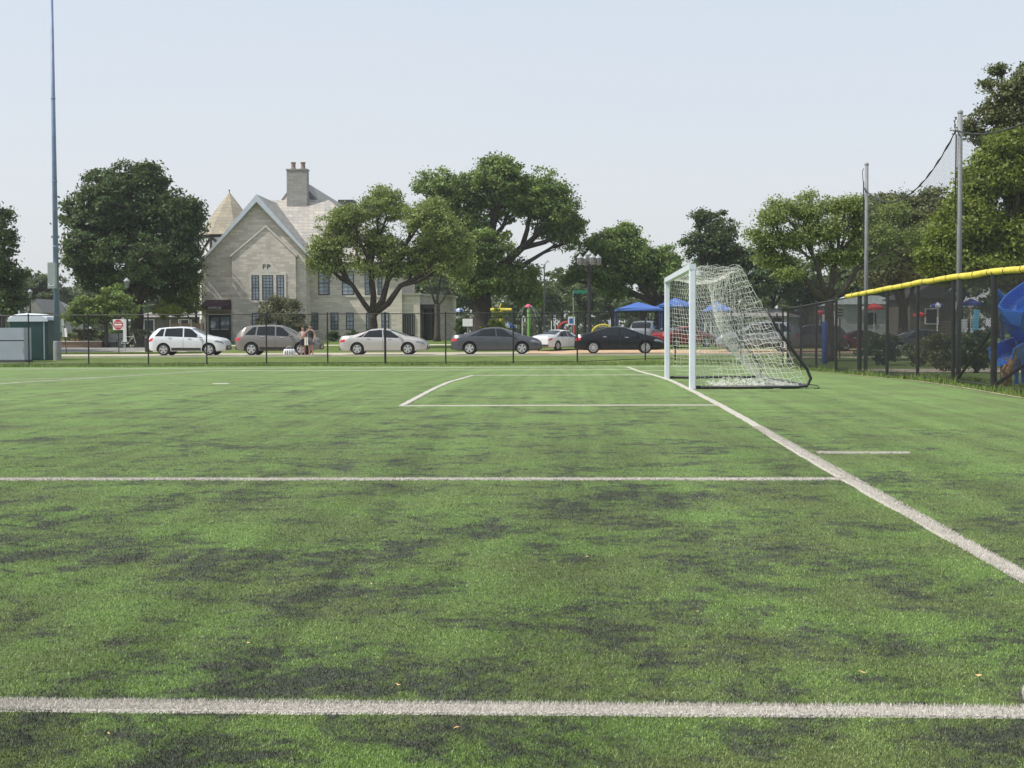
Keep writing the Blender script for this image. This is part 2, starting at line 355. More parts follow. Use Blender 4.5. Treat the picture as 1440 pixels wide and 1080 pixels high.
# ---------------------------------------------------------------- trees
def leaf_mesh(name, centers, radii, m, n_leaf, size, parent, clump=.6, upbias=.5, flat=.55, world=True, fill=.62, per=70, ragged=.12):
    """leaf faces gathered in clumps through the outer volume of each lobe"""
    cs, rs = np.array(centers, float), np.array(radii, float)
    area = (rs[:, 0]*rs[:, 1]+rs[:, 0]*rs[:, 2]+rs[:, 1]*rs[:, 2]); pr = area/area.sum()
    nc = max(6, n_leaf//per); bi = RNG.choice(len(cs), nc, p=pr)
    d = RNG.normal(size=(nc, 3)); d /= np.linalg.norm(d, axis=1)[:, None]; rr = RNG.uniform(fill, 1.0, nc)+RNG.normal(size=nc)*ragged*.5
    cc = cs[bi]+d*rs[bi]*rr[:, None]
    ci = RNG.integers(0, nc, n_leaf); cr = clump*RNG.uniform(.6, 1.35, nc)
    o = RNG.normal(size=(n_leaf, 3))*.5; o[:, 2] *= flat; p = cc[ci]+o*cr[ci][:, None]
    nrm = RNG.normal(size=(n_leaf, 3))+d[ci]*.7+np.array([0, 0, upbias]); nrm /= np.linalg.norm(nrm, axis=1)[:, None]
    t = np.cross(nrm, RNG.normal(size=(n_leaf, 3))); t /= np.linalg.norm(t, axis=1)[:, None]; bt = np.cross(nrm, t)
    s = size*RNG.uniform(.6, 1.3, n_leaf)[:, None]*.5
    V = np.stack([p-t*s*1.3, p+bt*s*.8+nrm*s*.15, p+t*s*1.3, p-bt*s*.8+nrm*s*.15], 1)
    off = np.zeros(3) if parent is None or not world else np.array(root_loc(parent))
    V = V-off; n = n_leaf
    me = bpy.data.meshes.new(name); me.vertices.add(4*n); me.vertices.foreach_set('co', V.ravel())
    me.loops.add(4*n); me.loops.foreach_set('vertex_index', np.arange(4*n, dtype=np.int32)); me.polygons.add(n)
    me.polygons.foreach_set('loop_start', np.arange(0, 4*n, 4, dtype=np.int32))
    tone = np.clip(RNG.random(nc)[ci]*.6+RNG.random(n)*.4, 0, 1)
    me.update(calc_edges=True); at = me.attributes.new('tone', 'FLOAT', 'FACE'); at.data.foreach_set('value', tone.astype(np.float32))
    me.materials.append(m); ob = bpy.data.objects.new(name, me); COL.objects.link(ob); ob.parent = parent; return ob
def tree(name, label, bpx, Y, fork_py, blobs, m, n_leaf, size, tr, bark=None, group=None, base_py=None, dy=.8, clump=.6, fill=.62, cat='tree', limbs=None, ragged=.12, per=70, lean=0):
    """blobs: lobes of the crown as (px, py, rx, rz[, nearer]) measured at distance Y"""
    bx = X(bpx, Y); bz = G(Y); root = thing(name, label, cat, (bx, Y, bz), 0, group)
    sc = Y/F; cs, rs = [], []; r = random.Random(int(bpx*7+Y))
    for q in blobs:
        rx, rz = q[2]*sc, q[3]*sc; ry = (rx+rz)/2*1.05; yy = Y+(q[4] if len(q) > 4 else r.uniform(-1, 1)*dy*ry)
        cs.append((X(q[0], Y)*yy/Y, yy, HC+(Z(q[0], q[1], Y)-HC)*yy/Y)); rs.append((rx*.93, ry*.93, rz*.93))
    if not (ragged > .2):
        k0 = len(cs); ex = []
        for i in range(k0):
            ds = sorted((math.dist(cs[i], cs[j]), j) for j in range(k0) if j != i)
            for d_, j in ds[:2]:
                if j > i and d_ < (rs[i][0]+rs[j][0])*1.15: ex.append(((tuple((a+c)/2 for a, c in zip(cs[i], cs[j]))), tuple((a+c)*.43 for a, c in zip(rs[i], rs[j]))))
        LC, LR = cs+[e_[0] for e_ in ex], rs+[e_[1] for e_ in ex]
    else: LC, LR = cs, rs
    leaf_mesh('crown', LC, LR, m, int(n_leaf*2.7), size*.68, root, clump=clump*.85, fill=fill, ragged=ragged, per=per)
    fz = Z(bpx, fork_py, Y)-bz; b = MB(); nb = 7; pts = []; rd = []
    for i in range(nb):
        t = i/(nb-1); pts.append((lean*t*t+.06*tr*math.sin(i*2.1), .1*tr*math.cos(i*1.7), fz*t-.15*(i == 0))); rd.append(tr*(1.55 if i == 0 else (1.12 if i == 1 else 1))*(1-.22*t))
    b.tube(pts, rd, 12); top = Vector(pts[-1])
    rel = [Vector((c[0]-bx, c[1]-Y, c[2]-bz)) for c in cs]; nm_ = limbs or (3 if len(rel) < 9 else 4)
    order = sorted(range(len(rel)), key=lambda i: math.atan2(rel[i].z-top.z+.01, rel[i].x-top.x)); groups = [order[int(len(order)*g_/nm_):int(len(order)*(g_+1)/nm_)] for g_ in range(nm_)]
    for gi in groups:
        if not gi: continue
        cen = sum((rel[i] for i in gi), Vector())/len(gi); st = top+Vector((0, 0, -r.random()*fz*.06)); kn = st.lerp(cen, .62); ln = (kn-st).length; lr = tr*r.uniform(.42, .55)*(len(gi)/3)**.25
        m1 = st.lerp(kn, .33)+Vector((r.uniform(-.05, .05)*ln, 0, -.03*ln)); m2 = st.lerp(kn, .68)+Vector((r.uniform(-.05, .05)*ln, r.uniform(-.06, .06)*ln, .05*ln))
        b.tube([st-Vector((0, 0, .2*tr)), m1, m2, kn], [lr*1.15, lr, lr*.82, lr*.62], 9)
        for i in gi:
            e = rel[i]; q = rs[i]; s1 = r.choice((m2, kn, m2.lerp(kn, .5))); d1 = (e-s1).length
            if d1 < .3: s1 = m1; d1 = (e-s1).length
            n1 = s1.lerp(e, .4)+Vector((r.uniform(-.08, .08), r.uniform(-.08, .08), r.uniform(-.10, .06)))*d1; n2 = s1.lerp(e, .75)+Vector((r.uniform(-.07, .07), r.uniform(-.07, .07), r.uniform(-.02, .08)))*d1
            b.tube([s1, n1, n2, e], [lr*.58, lr*.46, lr*.30, lr*.12], 7)
            for j in range(7):
                s0 = r.choice((n1, n2, n1.lerp(n2, .5), n2.lerp(e, .5))); dd = Vector((r.uniform(-1, 1), r.uniform(-1, 1), r.uniform(-.3, 1))).normalized()
                tip = e+Vector((dd.x*q[0], dd.y*q[1], dd.z*q[2]))*.88; mm = s0.lerp(tip, .5)+Vector((r.uniform(-.1, .1), r.uniform(-.1, .1), r.uniform(-.04, .14)))*(tip-s0).length
                b.tube([s0, mm, tip], [lr*.20, lr*.13, lr*.04], 5)
    b.build('trunk', bark or BARK, root, smooth=True)
    return root
tree('maple_tree', 'large dense dark green maple left of the stone building, behind the do not enter sign', 194, 105, 425,
     [(190, 300, 66, 58), (150, 292, 42, 46), (133, 345, 46, 50), (212, 262, 32, 30), (245, 320, 46, 56), (190, 365, 72, 42), (118, 378, 30, 28), (252, 365, 34, 36), (215, 400, 55, 22), (150, 395, 42, 22),
      (140, 255, 20, 22), (216, 240, 16, 14), (270, 300, 22, 26), (110, 300, 22, 24), (180, 250, 22, 22)], LF_DARK, 34000, .30, .55, fill=.55, clump=.7)
tree('shade_tree', 'dark green tree cut by the left edge of the picture beside the porta potty', -42, 88, 430,
     [(-5, 345, 28, 48), (-20, 310, 26, 36), (6, 395, 28, 34), (-40, 350, 45, 70), (-30, 400, 45, 40), (10, 310, 10, 16), (15, 425, 22, 20)], LF_DARK, 13000, .27, .4, ragged=.25)
tree('distant_tree', 'hazy pale green tree seen between the left edge tree and the light pole', 55, 185, 440,
     [(45, 402, 26, 26), (72, 408, 26, 24), (20, 415, 24, 22), (95, 425, 24, 20)], LF_FAR, 6500, .45, .5)
tree('small_tree', 'small thin trunked tree standing behind the flower planter', 150, 97, 455,
     [(150, 428, 26, 15), (120, 432, 24, 16), (176, 436, 20, 14), (104, 448, 18, 12), (140, 445, 22, 12), (165, 415, 22, 14)], LF_MID, 5200, .22, .16, clump=.45)
tree('young_tree', 'bright yellow green young tree against the left corner of the stone building', 277, 106.5, 452,
     [(264, 398, 20, 24), (247, 425, 22, 15), (276, 382, 12, 16), (236, 434, 14, 8), (272, 425, 14, 20)], LF_BRT, 4600, .22, .13, clump=.45)
tree('yellow_bush', 'low yellow leaved bush between the maple trunk and the young tree', 238, 104, 462,
     [(238, 434, 15, 9), (226, 440, 10, 8), (250, 438, 10, 8)], LF_YEL, 1500, .18, .07, clump=.35, cat='bush')
tree('ornamental_tree', 'low grey green weeping tree in front of the gable windows', 398, 105.5, 462,
     [(395, 432, 26, 14), (378, 440, 16, 15), (415, 440, 15, 18), (400, 455, 26, 16), (375, 455, 13, 14), (420, 460, 12, 14), (388, 422, 12, 7), (410, 424, 12, 7)], LF_GRY, 6500, .17, .14, clump=.4)
tree('locust_tree', 'light green honey locust with forked dark limbs in front of the building wing', 525, 93, 440,
     [(480, 318, 34, 28), (468, 356, 28, 24), (545, 292, 40, 28), (520, 338, 42, 30), (592, 308, 46, 30), (634, 328, 30, 30), (604, 352, 46, 24), (462, 382, 20, 13), (580, 380, 34, 14), (540, 272, 22, 12),
      (500, 300, 24, 20), (640, 362, 22, 18), (505, 372, 26, 14), (555, 350, 30, 24), (612, 288, 22, 14), (450, 348, 18, 18), (446, 372, 14, 10), (655, 345, 18, 20), (630, 380, 24, 10), (545, 384, 24, 10)], LF_LOC, 21000, .20, .36, clump=.55, fill=.35, per=40)
tree('slender_tree', 'smaller twin limbed locust over the flat roofed entrance', 615, 108, 428,
     [(592, 362, 26, 24), (642, 358, 26, 24), (616, 340, 26, 20), (652, 384, 16, 12), (600, 388, 20, 10)], LF_LOC, 6000, .22, .22, clump=.5, fill=.4, bark=BARKL)
tree('oak_tree', 'tallest spreading oak at the centre with a heavy dark trunk and an arm reaching right', 679, 118, 400,
     [(640, 262, 44, 30), (700, 252, 50, 30), (704, 232, 26, 16), (760, 270, 44, 30), (655, 305, 44, 36), (722, 292, 50, 26), (792, 300, 30, 28), (772, 322, 28, 14), (690, 345, 40, 26), (702, 395, 52, 28),
      (738, 384, 24, 22), (664, 388, 32, 32), (802, 342, 16, 12), (600, 262, 18, 18), (812, 318, 14, 18), (745, 415, 22, 20), (665, 340, 30, 26)], LF_MID, 36000, .30, .85, clump=.72, fill=.5)
tree('elm_tree', 'dark green spreading tree behind the black sedan and the five globe lamp', 927, 120, 425,
     [(862, 342, 34, 22), (900, 362, 36, 24), (852, 382, 38, 24), (905, 392, 38, 22), (818, 378, 20, 12), (935, 366, 26, 22), (884, 326, 18, 11), (945, 395, 26, 22), (836, 352, 20, 18), (800, 396, 13, 9), (866, 408, 24, 12)],
     LF_MID, 19000, .28, .5, clump=.65, fill=.5)
tree('round_tree', 'dark round topped tree directly behind the goal crossbar', 1000, 132, 430,
     [(1005, 318, 28, 24), (982, 345, 24, 20), (1018, 348, 26, 20), (1010, 375, 42, 20), (1042, 365, 22, 20), (1030, 398, 40, 22), (985, 305, 10, 10), (1075, 395, 26, 22), (990, 410, 26, 18)], LF_DARK, 14000, .30, .45, clump=.65)
tree('airy_locust_tree', 'airy pale green locust with spreading limbs behind the goal net', 1166, 66, 420,
     [(1085, 308, 24, 17), (1130, 300, 34, 22), (1180, 292, 30, 18), (1110, 338, 38, 18), (1160, 326, 38, 22), (1212, 318, 34, 24), (1088, 366, 34, 11), (1222, 358, 38, 18), (1170, 362, 38, 16), (1136, 276, 12, 7),
      (1240, 330, 26, 20), (1064, 330, 16, 16), (1110, 385, 26, 10), (1095, 290, 20, 10), (1075, 350, 18, 10), (1256, 300, 24, 16), (1285, 335, 24, 22), (1205, 288, 18, 12)], LF_LOC, 20000, .14, .26, clump=.48, fill=.2, per=26, ragged=.3, bark=BARKL)
tree('hackberry_tree', 'olive green tree mass between the two netting poles', 1270, 88, 430,
     [(1236, 302, 34, 26), (1292, 312, 34, 42), (1268, 362, 50, 34), (1240, 385, 34, 24), (1312, 280, 20, 18), (1210, 350, 24, 22), (1310, 380, 30, 24), (1262, 285, 20, 16)], LF_OLV, 17000, .22, .35, clump=.55)
tree('sunlit_maple_tree', 'sunlit yellow green maple filling the right edge above the yellow fence cap', 1432, 49, 400,
     [(1400, 250, 42, 40), (1352, 312, 40, 42), (1420, 205, 34, 24), (1332, 352, 34, 32), (1400, 335, 56, 42), (1462, 262, 52, 70), (1380, 380, 60, 24), (1462, 350, 50, 50), (1308, 368, 20, 22), (1372, 262, 26, 30), (1340, 385, 30, 14)],
     LF_BRT, 48000, .15, .3, clump=.42, fill=.55)
tree('tall_oak_tree', 'ragged olive oak rising highest at the right edge behind the sunlit maple', 1475, 72, 400,
     [(1425, 132, 30, 20), (1398, 160, 28, 22), (1445, 108, 24, 20), (1362, 180, 15, 12), (1400, 102, 13, 8), (1455, 180, 56, 46), (1395, 195, 32, 16), (1480, 130, 40, 40), (1385, 122, 10, 9)],
     LF_OLV, 15000, .19, .5, clump=.42, ragged=.35, fill=.4, per=40)
# far trees behind the playground and the houses, copied from three sources
def far_proto(seed):
    r = random.Random(seed); root = thing('background_tree', 'x', 'tree')
    cs, rs = [], []
    for k in range(8):
        a = r.random()*6.28; q = r.uniform(0, 3.2); cs.append((math.cos(a)*q, math.sin(a)*q, r.uniform(4.2, 9))); s = r.uniform(1.7, 2.8); rs.append((s, s, s*.85))
    leaf_mesh('crown', cs, rs, LF_FAR, 5200, .42, root, clump=.8, world=False)
    b = MB(); b.tube([(0, 0, -.3), (.1, 0, 2), (0, .1, 4.5), (.1, 0, 7)], [.4, .3, .24, .1], 8)
    for c in cs: b.tube([(0, 0, 3.2), tuple(x*.5+y*.5 for x, y in zip((0, 0, 3.6), c)), c], [.16, .11, .04], 5)
    b.build('trunk', BARK, root, smooth=True); return root
protos = [far_proto(s) for s in (1, 2, 3)]; used = set()
FT = [(600, 190, 1.0, 'between the entrance roof and the oak trunk'), (640, 175, .85, 'behind the small white sign left of the oak trunk'), (724, 190, .8, 'right behind the yellow spray bar'),
      (760, 178, .72, 'behind the pink topped spray flower'), (790, 200, 1.0, 'behind the tall thin lamp post'), (822, 185, .78, 'behind the green street name sign'), (862, 205, .95, 'left behind the blue shade canopy'),
      (905, 190, .72, 'over the blue shade canopy'), (945, 180, .70, 'behind the far goal post'), (985, 175, .85, 'behind the goal net, left part'), (1035, 170, .9, 'behind the goal net, middle part'),
      (1085, 165, 1.0, 'behind the fence corner right of the goal'), (1135, 170, .8, 'left of the blue padded post'), (1200, 160, 1.05, 'behind the start of the yellow cap'), (1250, 150, 1.0, 'between the netting poles behind the red umbrella'),
      (1300, 140, 1.0, 'left of the sunlit maple behind the fence'), (1350, 120, .9, 'behind the second netting pole'), (1400, 110, .9, 'behind the blue slide'), (1450, 105, 1.0, 'at the right edge behind the slide'),
      (5, 190, .85, 'behind the far grey roofed house'), (118, 200, .8, 'right of the light pole behind the small tree'), (225, 185, .72, 'behind the shrubs right of the maple trunk'), (165, 170, .62, 'behind the do not enter sign')]
for i, (px, Y, s, lb) in enumerate(FT):
    k = i % 3; o = protos[k] if k not in used else copy_tree(protos[k]); used.add(k)
    o.location = (X(px, Y), Y, G(Y)); o.rotation_euler.z = i*1.3; o.scale = (s*1.08, s*1.08, s)
    tag(o, 'far hazy green tree '+lb, 'tree', 'trees far behind the park')
def shrub(px, Y, wpx, hpx, m, label, n=900, size=.12, name='shrub', cat='shrub', base=None):
    root = thing(name, label, cat, (X(px, Y), Y, G(Y))); sc = Y/F; h = hpx*sc; wd = wpx*sc/2; r = random.Random(px)
    cs = [(r.uniform(-.5, .5)*wd, r.uniform(-.3, .3)*wd, h*r.uniform(.45, .6)) for _ in range(4)]; rs = [(wd*.62, wd*.6, h*.45)]*4
    leaf_mesh('foliage', cs, rs, m, n, size, root, clump=.22, world=False, fill=.5)
    b = MB()
    for k in range(5): b.tube([(r.uniform(-.1, .1), r.uniform(-.1, .1), -.05), (r.uniform(-.5, .5)*wd, 0, h*.4), (r.uniform(-.8, .8)*wd, r.uniform(-.3, .3)*wd, h*.8)], [.03, .02, .008], 5)
    b.build('stem', BARK, root); return root
shrub(203, 98, 28, 24, LF_GRY, 'round grey green shrub at the foot of the maple', 1600)
shrub(470, 108.6, 22, 17, LF_DARK, 'left of two clipped dark shrubs under the wing windows'); shrub(492, 108.6, 20, 16, LF_DARK, 'right of two clipped dark shrubs under the wing windows')
shrub(648, 100, 20, 42, LF_DARK, 'dark upright shrub beside the entrance and the white sign', 1800, .16)
shrub(694, 96, 30, 52, LF_YEL, 'tall yellow green grass like shrub behind the yellow spray bar', 1500, .22)
shrub(1235, 62, 60, 46, LF_DARK, 'wide dark bush behind the first netting pole', 3500, .12)
shrub(1332, 47, 60, 60, LF_OLV, 'tall dark bush left of the second netting pole', 4200, .10)
shrub(1372, 44, 54, 58, LF_DARK, 'dark leafy bush behind the fence left of the slide', 4200, .10)
shrub(1290, 60, 44, 34, LF_OLV, 'loose green bush under the right red umbrella', 2600, .12)
shrub(20, 98, 44, 24, LF_DARK, 'dark shrub behind the grey utility cabinet', 1600)
# ---------------------------------------------------------------- stone building
def ashlar(name, c1, c2, stain=.0):
    m = bpy.data.materials.new(name); m.use_nodes = True; n = m.node_tree; b = n.nodes['Principled BSDF']; L = n.links.new
    tc = N(m, 'ShaderNodeTexCoord'); mp = N(m, 'ShaderNodeMapping'); mp.inputs['Rotation'].default_value = (rad(90), 0, 0); L(tc.outputs['Object'], mp.inputs[0])
    sx = N(m, 'ShaderNodeSeparateXYZ'); L(tc.outputs['Object'], sx.inputs[0]); ad = N(m, 'ShaderNodeMath', operation='ADD'); L(sx.outputs[0], ad.inputs[0]); L(sx.outputs[1], ad.inputs[1])
    cx = N(m, 'ShaderNodeCombineXYZ'); L(ad.outputs[0], cx.inputs[0]); L(sx.outputs[2], cx.inputs[1])
    br = N(m, 'ShaderNodeTexBrick'); br.inputs['Scale'].default_value = 1.0; br.inputs['Brick Width'].default_value = .75; br.inputs['Row Height'].default_value = .2; br.inputs['Mortar Size'].default_value = .012
    br.inputs['Color1'].default_value = (*c1, 1); br.inputs['Color2'].default_value = (*c2, 1); br.inputs['Mortar'].default_value = (*[c*.7 for c in c1], 1); br.inputs['Bias'].default_value = -.1; br.offset_frequency = 2
    L(cx.outputs[0], br.inputs['Vector'])
    mp2 = N(m, 'ShaderNodeMapping'); mp2.inputs['Scale'].default_value = (1, 1, .45 if stain else 3.5); L(tc.outputs['Object'], mp2.inputs[0])
    no = N(m, 'ShaderNodeTexNoise'); no.inputs['Scale'].default_value = .9; no.inputs['Detail'].default_value = 7; no.inputs['Roughness'].default_value = .65; L(mp2.outputs[0], no.inputs['Vector'])
    mr = N(m, 'ShaderNodeMapRange'); mr.inputs[1].default_value = .42; mr.inputs[2].default_value = .68; mr.inputs[4].default_value = .55; L(no.outputs[0], mr.inputs[0])
    mx = N(m, 'ShaderNodeMix'); mx.data_type = 'RGBA'; L(mr.outputs[0], mx.inputs[0]); L(br.outputs[0], mx.inputs[6]); mx.inputs[7].default_value = (*[c*(.52 if stain else .7) for c in (c1[0]*.95, c1[1], c1[2]*1.1)], 1)
    L(mx.outputs[2], b.inputs['Base Color']); b.inputs['Roughness'].default_value = .92
    bp = N(m, 'ShaderNodeBump'); bp.inputs['Strength'].default_value = .6; bp.inputs['Distance'].default_value = .03; L(br.outputs[0], bp.inputs['Height']); L(bp.outputs[0], b.inputs['Normal'])
    return m
STONE = ashlar('buff_ashlar', (.73, .66, .57), (.50, .455, .40)); STONE2 = ashlar('stained_ashlar', (.70, .635, .55), (.48, .435, .385), 1)
STONE3 = ashlar('tan_ashlar', (.72, .66, .56), (.53, .485, .42))
TRIM = mat('smooth_limestone', (.60, .57, .51), .85, var=.08, scale=3)
BARGE = mat('pale_blue_grey_board', (.50, .56, .62), .6, var=.06, scale=3)
def slate(name, c1, c2):
    m = bpy.data.materials.new(name); m.use_nodes = True; n = m.node_tree; b = n.nodes['Principled BSDF']; L = n.links.new
    tc = N(m, 'ShaderNodeTexCoord'); sx = N(m, 'ShaderNodeSeparateXYZ'); L(tc.outputs['Object'], sx.inputs[0]); ad = N(m, 'ShaderNodeMath', operation='ADD'); L(sx.outputs[0], ad.inputs[0]); L(sx.outputs[1], ad.inputs[1])
    cx = N(m, 'ShaderNodeCombineXYZ'); L(ad.outputs[0], cx.inputs[0]); L(sx.outputs[2], cx.inputs[1])
    br = N(m, 'ShaderNodeTexBrick'); br.inputs['Scale'].default_value = 1; br.inputs['Brick Width'].default_value = .45; br.inputs['Row Height'].default_value = .28; br.inputs['Mortar Size'].default_value = .012
    br.inputs['Color1'].default_value = (*c1, 1); br.inputs['Color2'].default_value = (*c2, 1); br.inputs['Mortar'].default_value = (*[c*.5 for c in c2], 1); L(cx.outputs[0], br.inputs['Vector'])
    no = N(m, 'ShaderNodeTexNoise'); no.inputs['Scale'].default_value = 1.4; no.inputs['Detail'].default_value = 6; L(tc.outputs['Object'], no.inputs['Vector'])
    mx = N(m, 'ShaderNodeMix'); mx.data_type = 'RGBA'; mx.blend_type = 'MULTIPLY'; mx.inputs[0].default_value = .6; L(br.outputs[0], mx.inputs[6]); L(no.outputs[0], mx.inputs[7])
    ga = N(m, 'ShaderNodeBrightContrast'); ga.inputs[1].default_value = .12; L(mx.outputs[2], ga.inputs[0]); L(ga.outputs[0], b.inputs['Base Color']); b.inputs['Roughness'].default_value = .8
    bp = N(m, 'ShaderNodeBump'); bp.inputs['Strength'].default_value = .6; bp.inputs['Distance'].default_value = .03; L(br.outputs[1], bp.inputs['Height']); bp.invert = True; L(bp.outputs[0], b.inputs['Normal']); return m
SLATE = slate('weathered_slate', (.46, .41, .34), (.27, .26, .235)); SLATEY = slate('yellow_slate', (.35, .29, .16), (.24, .20, .125)); SLATED = slate('grey_slate', (.13, .125, .12), (.085, .085, .085))
FRAME = mat('dark_bronze_frame', (.020, .024, .026), .5)
PANE = mat('window_glass', (.22, .27, .31), .06, var=.3, scale=.8, spec=.9); PANE.node_tree.nodes['Principled BSDF'].inputs['Metallic'].default_value = .35
TIMBER = mat('dark_timber', (.035, .035, .04), .7, var=.2, scale=6)
PLAST = mat('white_plaster', (.70, .71, .71), .8, var=.05, scale=3)
def cx_(c): return 240+c/4.153
def cy_(c): return 220+c/4.153
def bp(cx, cy, Y): px, py = cx_(cx), cy_(cy); return X(px, Y), Z(px, py, Y)
YB = 110.0; gz = G(YB)-.05
bx0, _ = bp(185, 900, YB); bx1, _ = bp(795, 900, YB)
BLD = thing('stone_building', 'buff stone gabled building with slate roof, turret, chimney and long two storey wing', 'building', ((bx0+bx1)/2, YB, gz))
def P2(cx, cy, Y): return bp(cx, cy, Y)
# gable block
Lb, Rb = bx0, bx1; eL = P2(185, 615, YB)[1]; eR = P2(795, 560, YB)[1]; ap = P2(512, 262, YB)
MB().prism([(Lb, gz), (Rb, gz), (Rb, eR), ap, (Lb, eL)], YB, YB+9).build('wall', STONE, BLD, True)
# projecting inner gable
j0, j1 = P2(372, 900, YB)[0], P2(742, 900, YB)[0]; sh = P2(400, 588, YB)[1]; ja = P2(572, 418, YB)
MB().prism([(j0, gz), (j1, gz), (j1, sh), ja, (j0, sh)], YB-.42, YB-.003).build('projecting_bay', STONE2, BLD, True)
cp = MB()
for (xa, za), (xb, zb) in (((j0-.12, sh-.06), ja), (ja, (j1+.12, sh-.06))):
    cp.prism([(xa, za), (xb, zb), (xb, zb+.16), (xa, za+.16)], YB-.5, YB-.004)
cp.build('coping', TRIM, BLD, True)
# barge boards and roof
aO = P2(512, 225, YB-.6); lO = P2(163, 632, YB-.6); rO = P2(850, 612, YB-.6)
bb = MB(); T = .52
bb.prism([lO, aO, (aO[0], aO[1]-T*1.15), (lO[0]+.05, lO[1]-.12), (lO[0]-.02, lO[1]-.1)][:4], YB-.62, YB-.50); bb.prism([aO, rO, (rO[0]-.05, rO[1]-.12), (aO[0], aO[1]-T*1.15)], YB-.621, YB-.501)
bb.build('barge_board', BARGE, BLD, True)
sf = MB(); sf.prism([(lO[0], lO[1]+.015), (aO[0], aO[1]+.015), (aO[0], aO[1]-.16), (lO[0], lO[1]-.14)], YB-.50, YB+9.3); sf.prism([(aO[0]+.002, aO[1]+.012), (rO[0], rO[1]+.015), (rO[0], rO[1]-.14), (aO[0]+.002, aO[1]-.16)], YB-.50, YB+9.3)
sf.build('roof', SLATE, BLD, True)
# stone triangle with the two letters
tr_ = [P2(500, 682, YB), P2(648, 682, YB), P2(574, 594, YB)]
MB().prism(tr_, YB-.47, YB-.42).build('stone_panel', TRIM, BLD, True)
px, pz = P2(573, 658, YB); LETTER = mat('dark_letter', (.02, .02, .02), .6)
text_mesh('letters', 'FP', .50, LETTER, BLD, (px, YB-.475, pz), world=True, sx=1.25)
# windows: frame, pane, bars
def window(x0, x1, z0, z1, y, cols=3, rows=4, fr=.07, split=.5, parent=BLD, trim=False):
    if trim: MB().box(x0-.16, x1+.16, y-.06, y-.002, z0-.18, z0-.02).build('sill', TRIM, parent, True)
    f = MB(); f.box(x0, x0+fr, y-.05, y+.0, z0, z1); f.box(x1-fr, x1, y-.05, y, z0, z1); f.box(x0+fr, x1-fr, y-.05, y, z0, z0+fr); f.box(x0+fr, x1-fr, y-.05, y, z1-fr, z1)
    zc = z0+(z1-z0)*split; f.box(x0+fr, x1-fr, y-.045, y-.002, zc-.035, zc+.035)
    for i in range(1, cols): xx = x0+(x1-x0)*i/cols; f.box(xx-.018, xx+.018, y-.036, y-.004, z0+fr, z1-fr)
    for i in range(1, rows*2):
        zz = z0+(z1-z0)*i/(rows*2)
        if abs(zz-zc) > .08: f.box(x0+fr, x1-fr, y-.034, y-.006, zz-.018, zz+.018)
    o = f.build('window', FRAME, parent, True)
    MB().box(x0+.02, x1-.02, y-.022, y-.012, z0+.02, z1-.02).build('pane', PANE, o, True)
yw = YB-.42
s0, sz1 = P2(470, 683, yw); s1, sz0 = P2(680, 845, yw)
sm = MB(); ww = [(478, 524), (540, 606), (623, 669)]; zt = P2(500, 695, yw)[1]; zb = P2(500, 840, yw)[1]
sm.box(s0, s1, yw-.05, yw-.001, zt, zt+.2); sm.box(s0, s1, yw-.05, yw-.001, zb-.2, zb); xs = [s0]+[P2(c, 0, yw)[0] for p in ww for c in p]+[s1]
for a, c in zip(xs[::2], xs[1::2]): sm.box(a, c, yw-.052, yw-.001, zb, zt)
sm.build('window_surround', TRIM, BLD, True)
for a, c in ww: window(P2(a, 0, yw)[0]+.01, P2(c, 0, yw)[0]-.01, zb, zt, yw-.003, 3 if c-a > 50 else 2, 4)
for a, c in ((478, 524), (600, 650)): window(P2(a, 0, yw)[0], P2(c, 0, yw)[0], P2(a, 998, yw)[1], P2(a, 915, yw)[1], yw-.001, 2, 2, trim=True)
# door and awning
dx0, dz1 = P2(228, 925, YB); dx1, _ = P2(357, 925, YB); d0 = gz+.05
MB().box(dx0-.28, dx1-.0, YB-.05, YB-.002, dz1, dz1+.30).build('lintel', mat('tan_panel', (.25, .21, .15), .8), BLD, True)
dr = MB(); dr.box(dx0, dx1-.02, YB-.08, YB-.003, d0, dz1-.002); do = dr.build('door', mat('black_door', (.018, .018, .022), .3), BLD, True)
h = MB(); zc = d0+1.0; h.box(dx0+.2, (dx0+dx1)/2-.08, YB-.14, YB-.082, zc-.05, zc+.04); h.box((dx0+dx1)/2+.06, dx1-.2, YB-.14, YB-.082, zc-.05, zc+.04)
h.build('push_bar', mat('brushed_metal', (.45, .46, .48), .35, .7), do, True)
MB().box(dx0+.15, (dx0+dx1)/2-.1, YB-.09, YB-.083, d0+1.1, dz1-.2).box((dx0+dx1)/2+.08, dx1-.15, YB-.09, YB-.083, d0+1.1, dz1-.2).build('pane', PANE, do, True)
MB().box(dx0-.22, dx0-.10, YB-.12, YB-.003, d0, dz1-.01).build('door_jamb', TRIM, BLD, True)
aw = MB(); a0_, az1 = P2(212, 838, YB); a1_, az0 = P2(357, 895, YB); am = az0+.28
A = [(a0_, YB-.004, az1), (a1_, YB-.004, az1), (a0_-.25, YB-1.1, am), (a1_, YB-1.1, am), (a0_-.25, YB-1.1, az0), (a1_, YB-1.1, az0), (a0_-.25, YB-.004, az0), (a1_, YB-.004, az0), (a0_-.25, YB-.004, am)]
aw.add(A, [(0, 2, 3, 1), (2, 4, 5, 3), (4, 6, 7, 5), (1, 3, 5, 7), (8, 6, 4, 2), (0, 8, 2), (0, 1, 7, 6, 8)])
ao = aw.build('awning', mat('maroon_canvas', (.045, .018, .022), .8, var=.15, scale=3), BLD, True)
text_mesh('letters', 'OFFICE', .27, mat('white_letter', (.75, .75, .72), .6), ao, ((a0_*.5+a1_*.5)-.05, YB-1.105, az0+.035), world=True, sx=1.05)
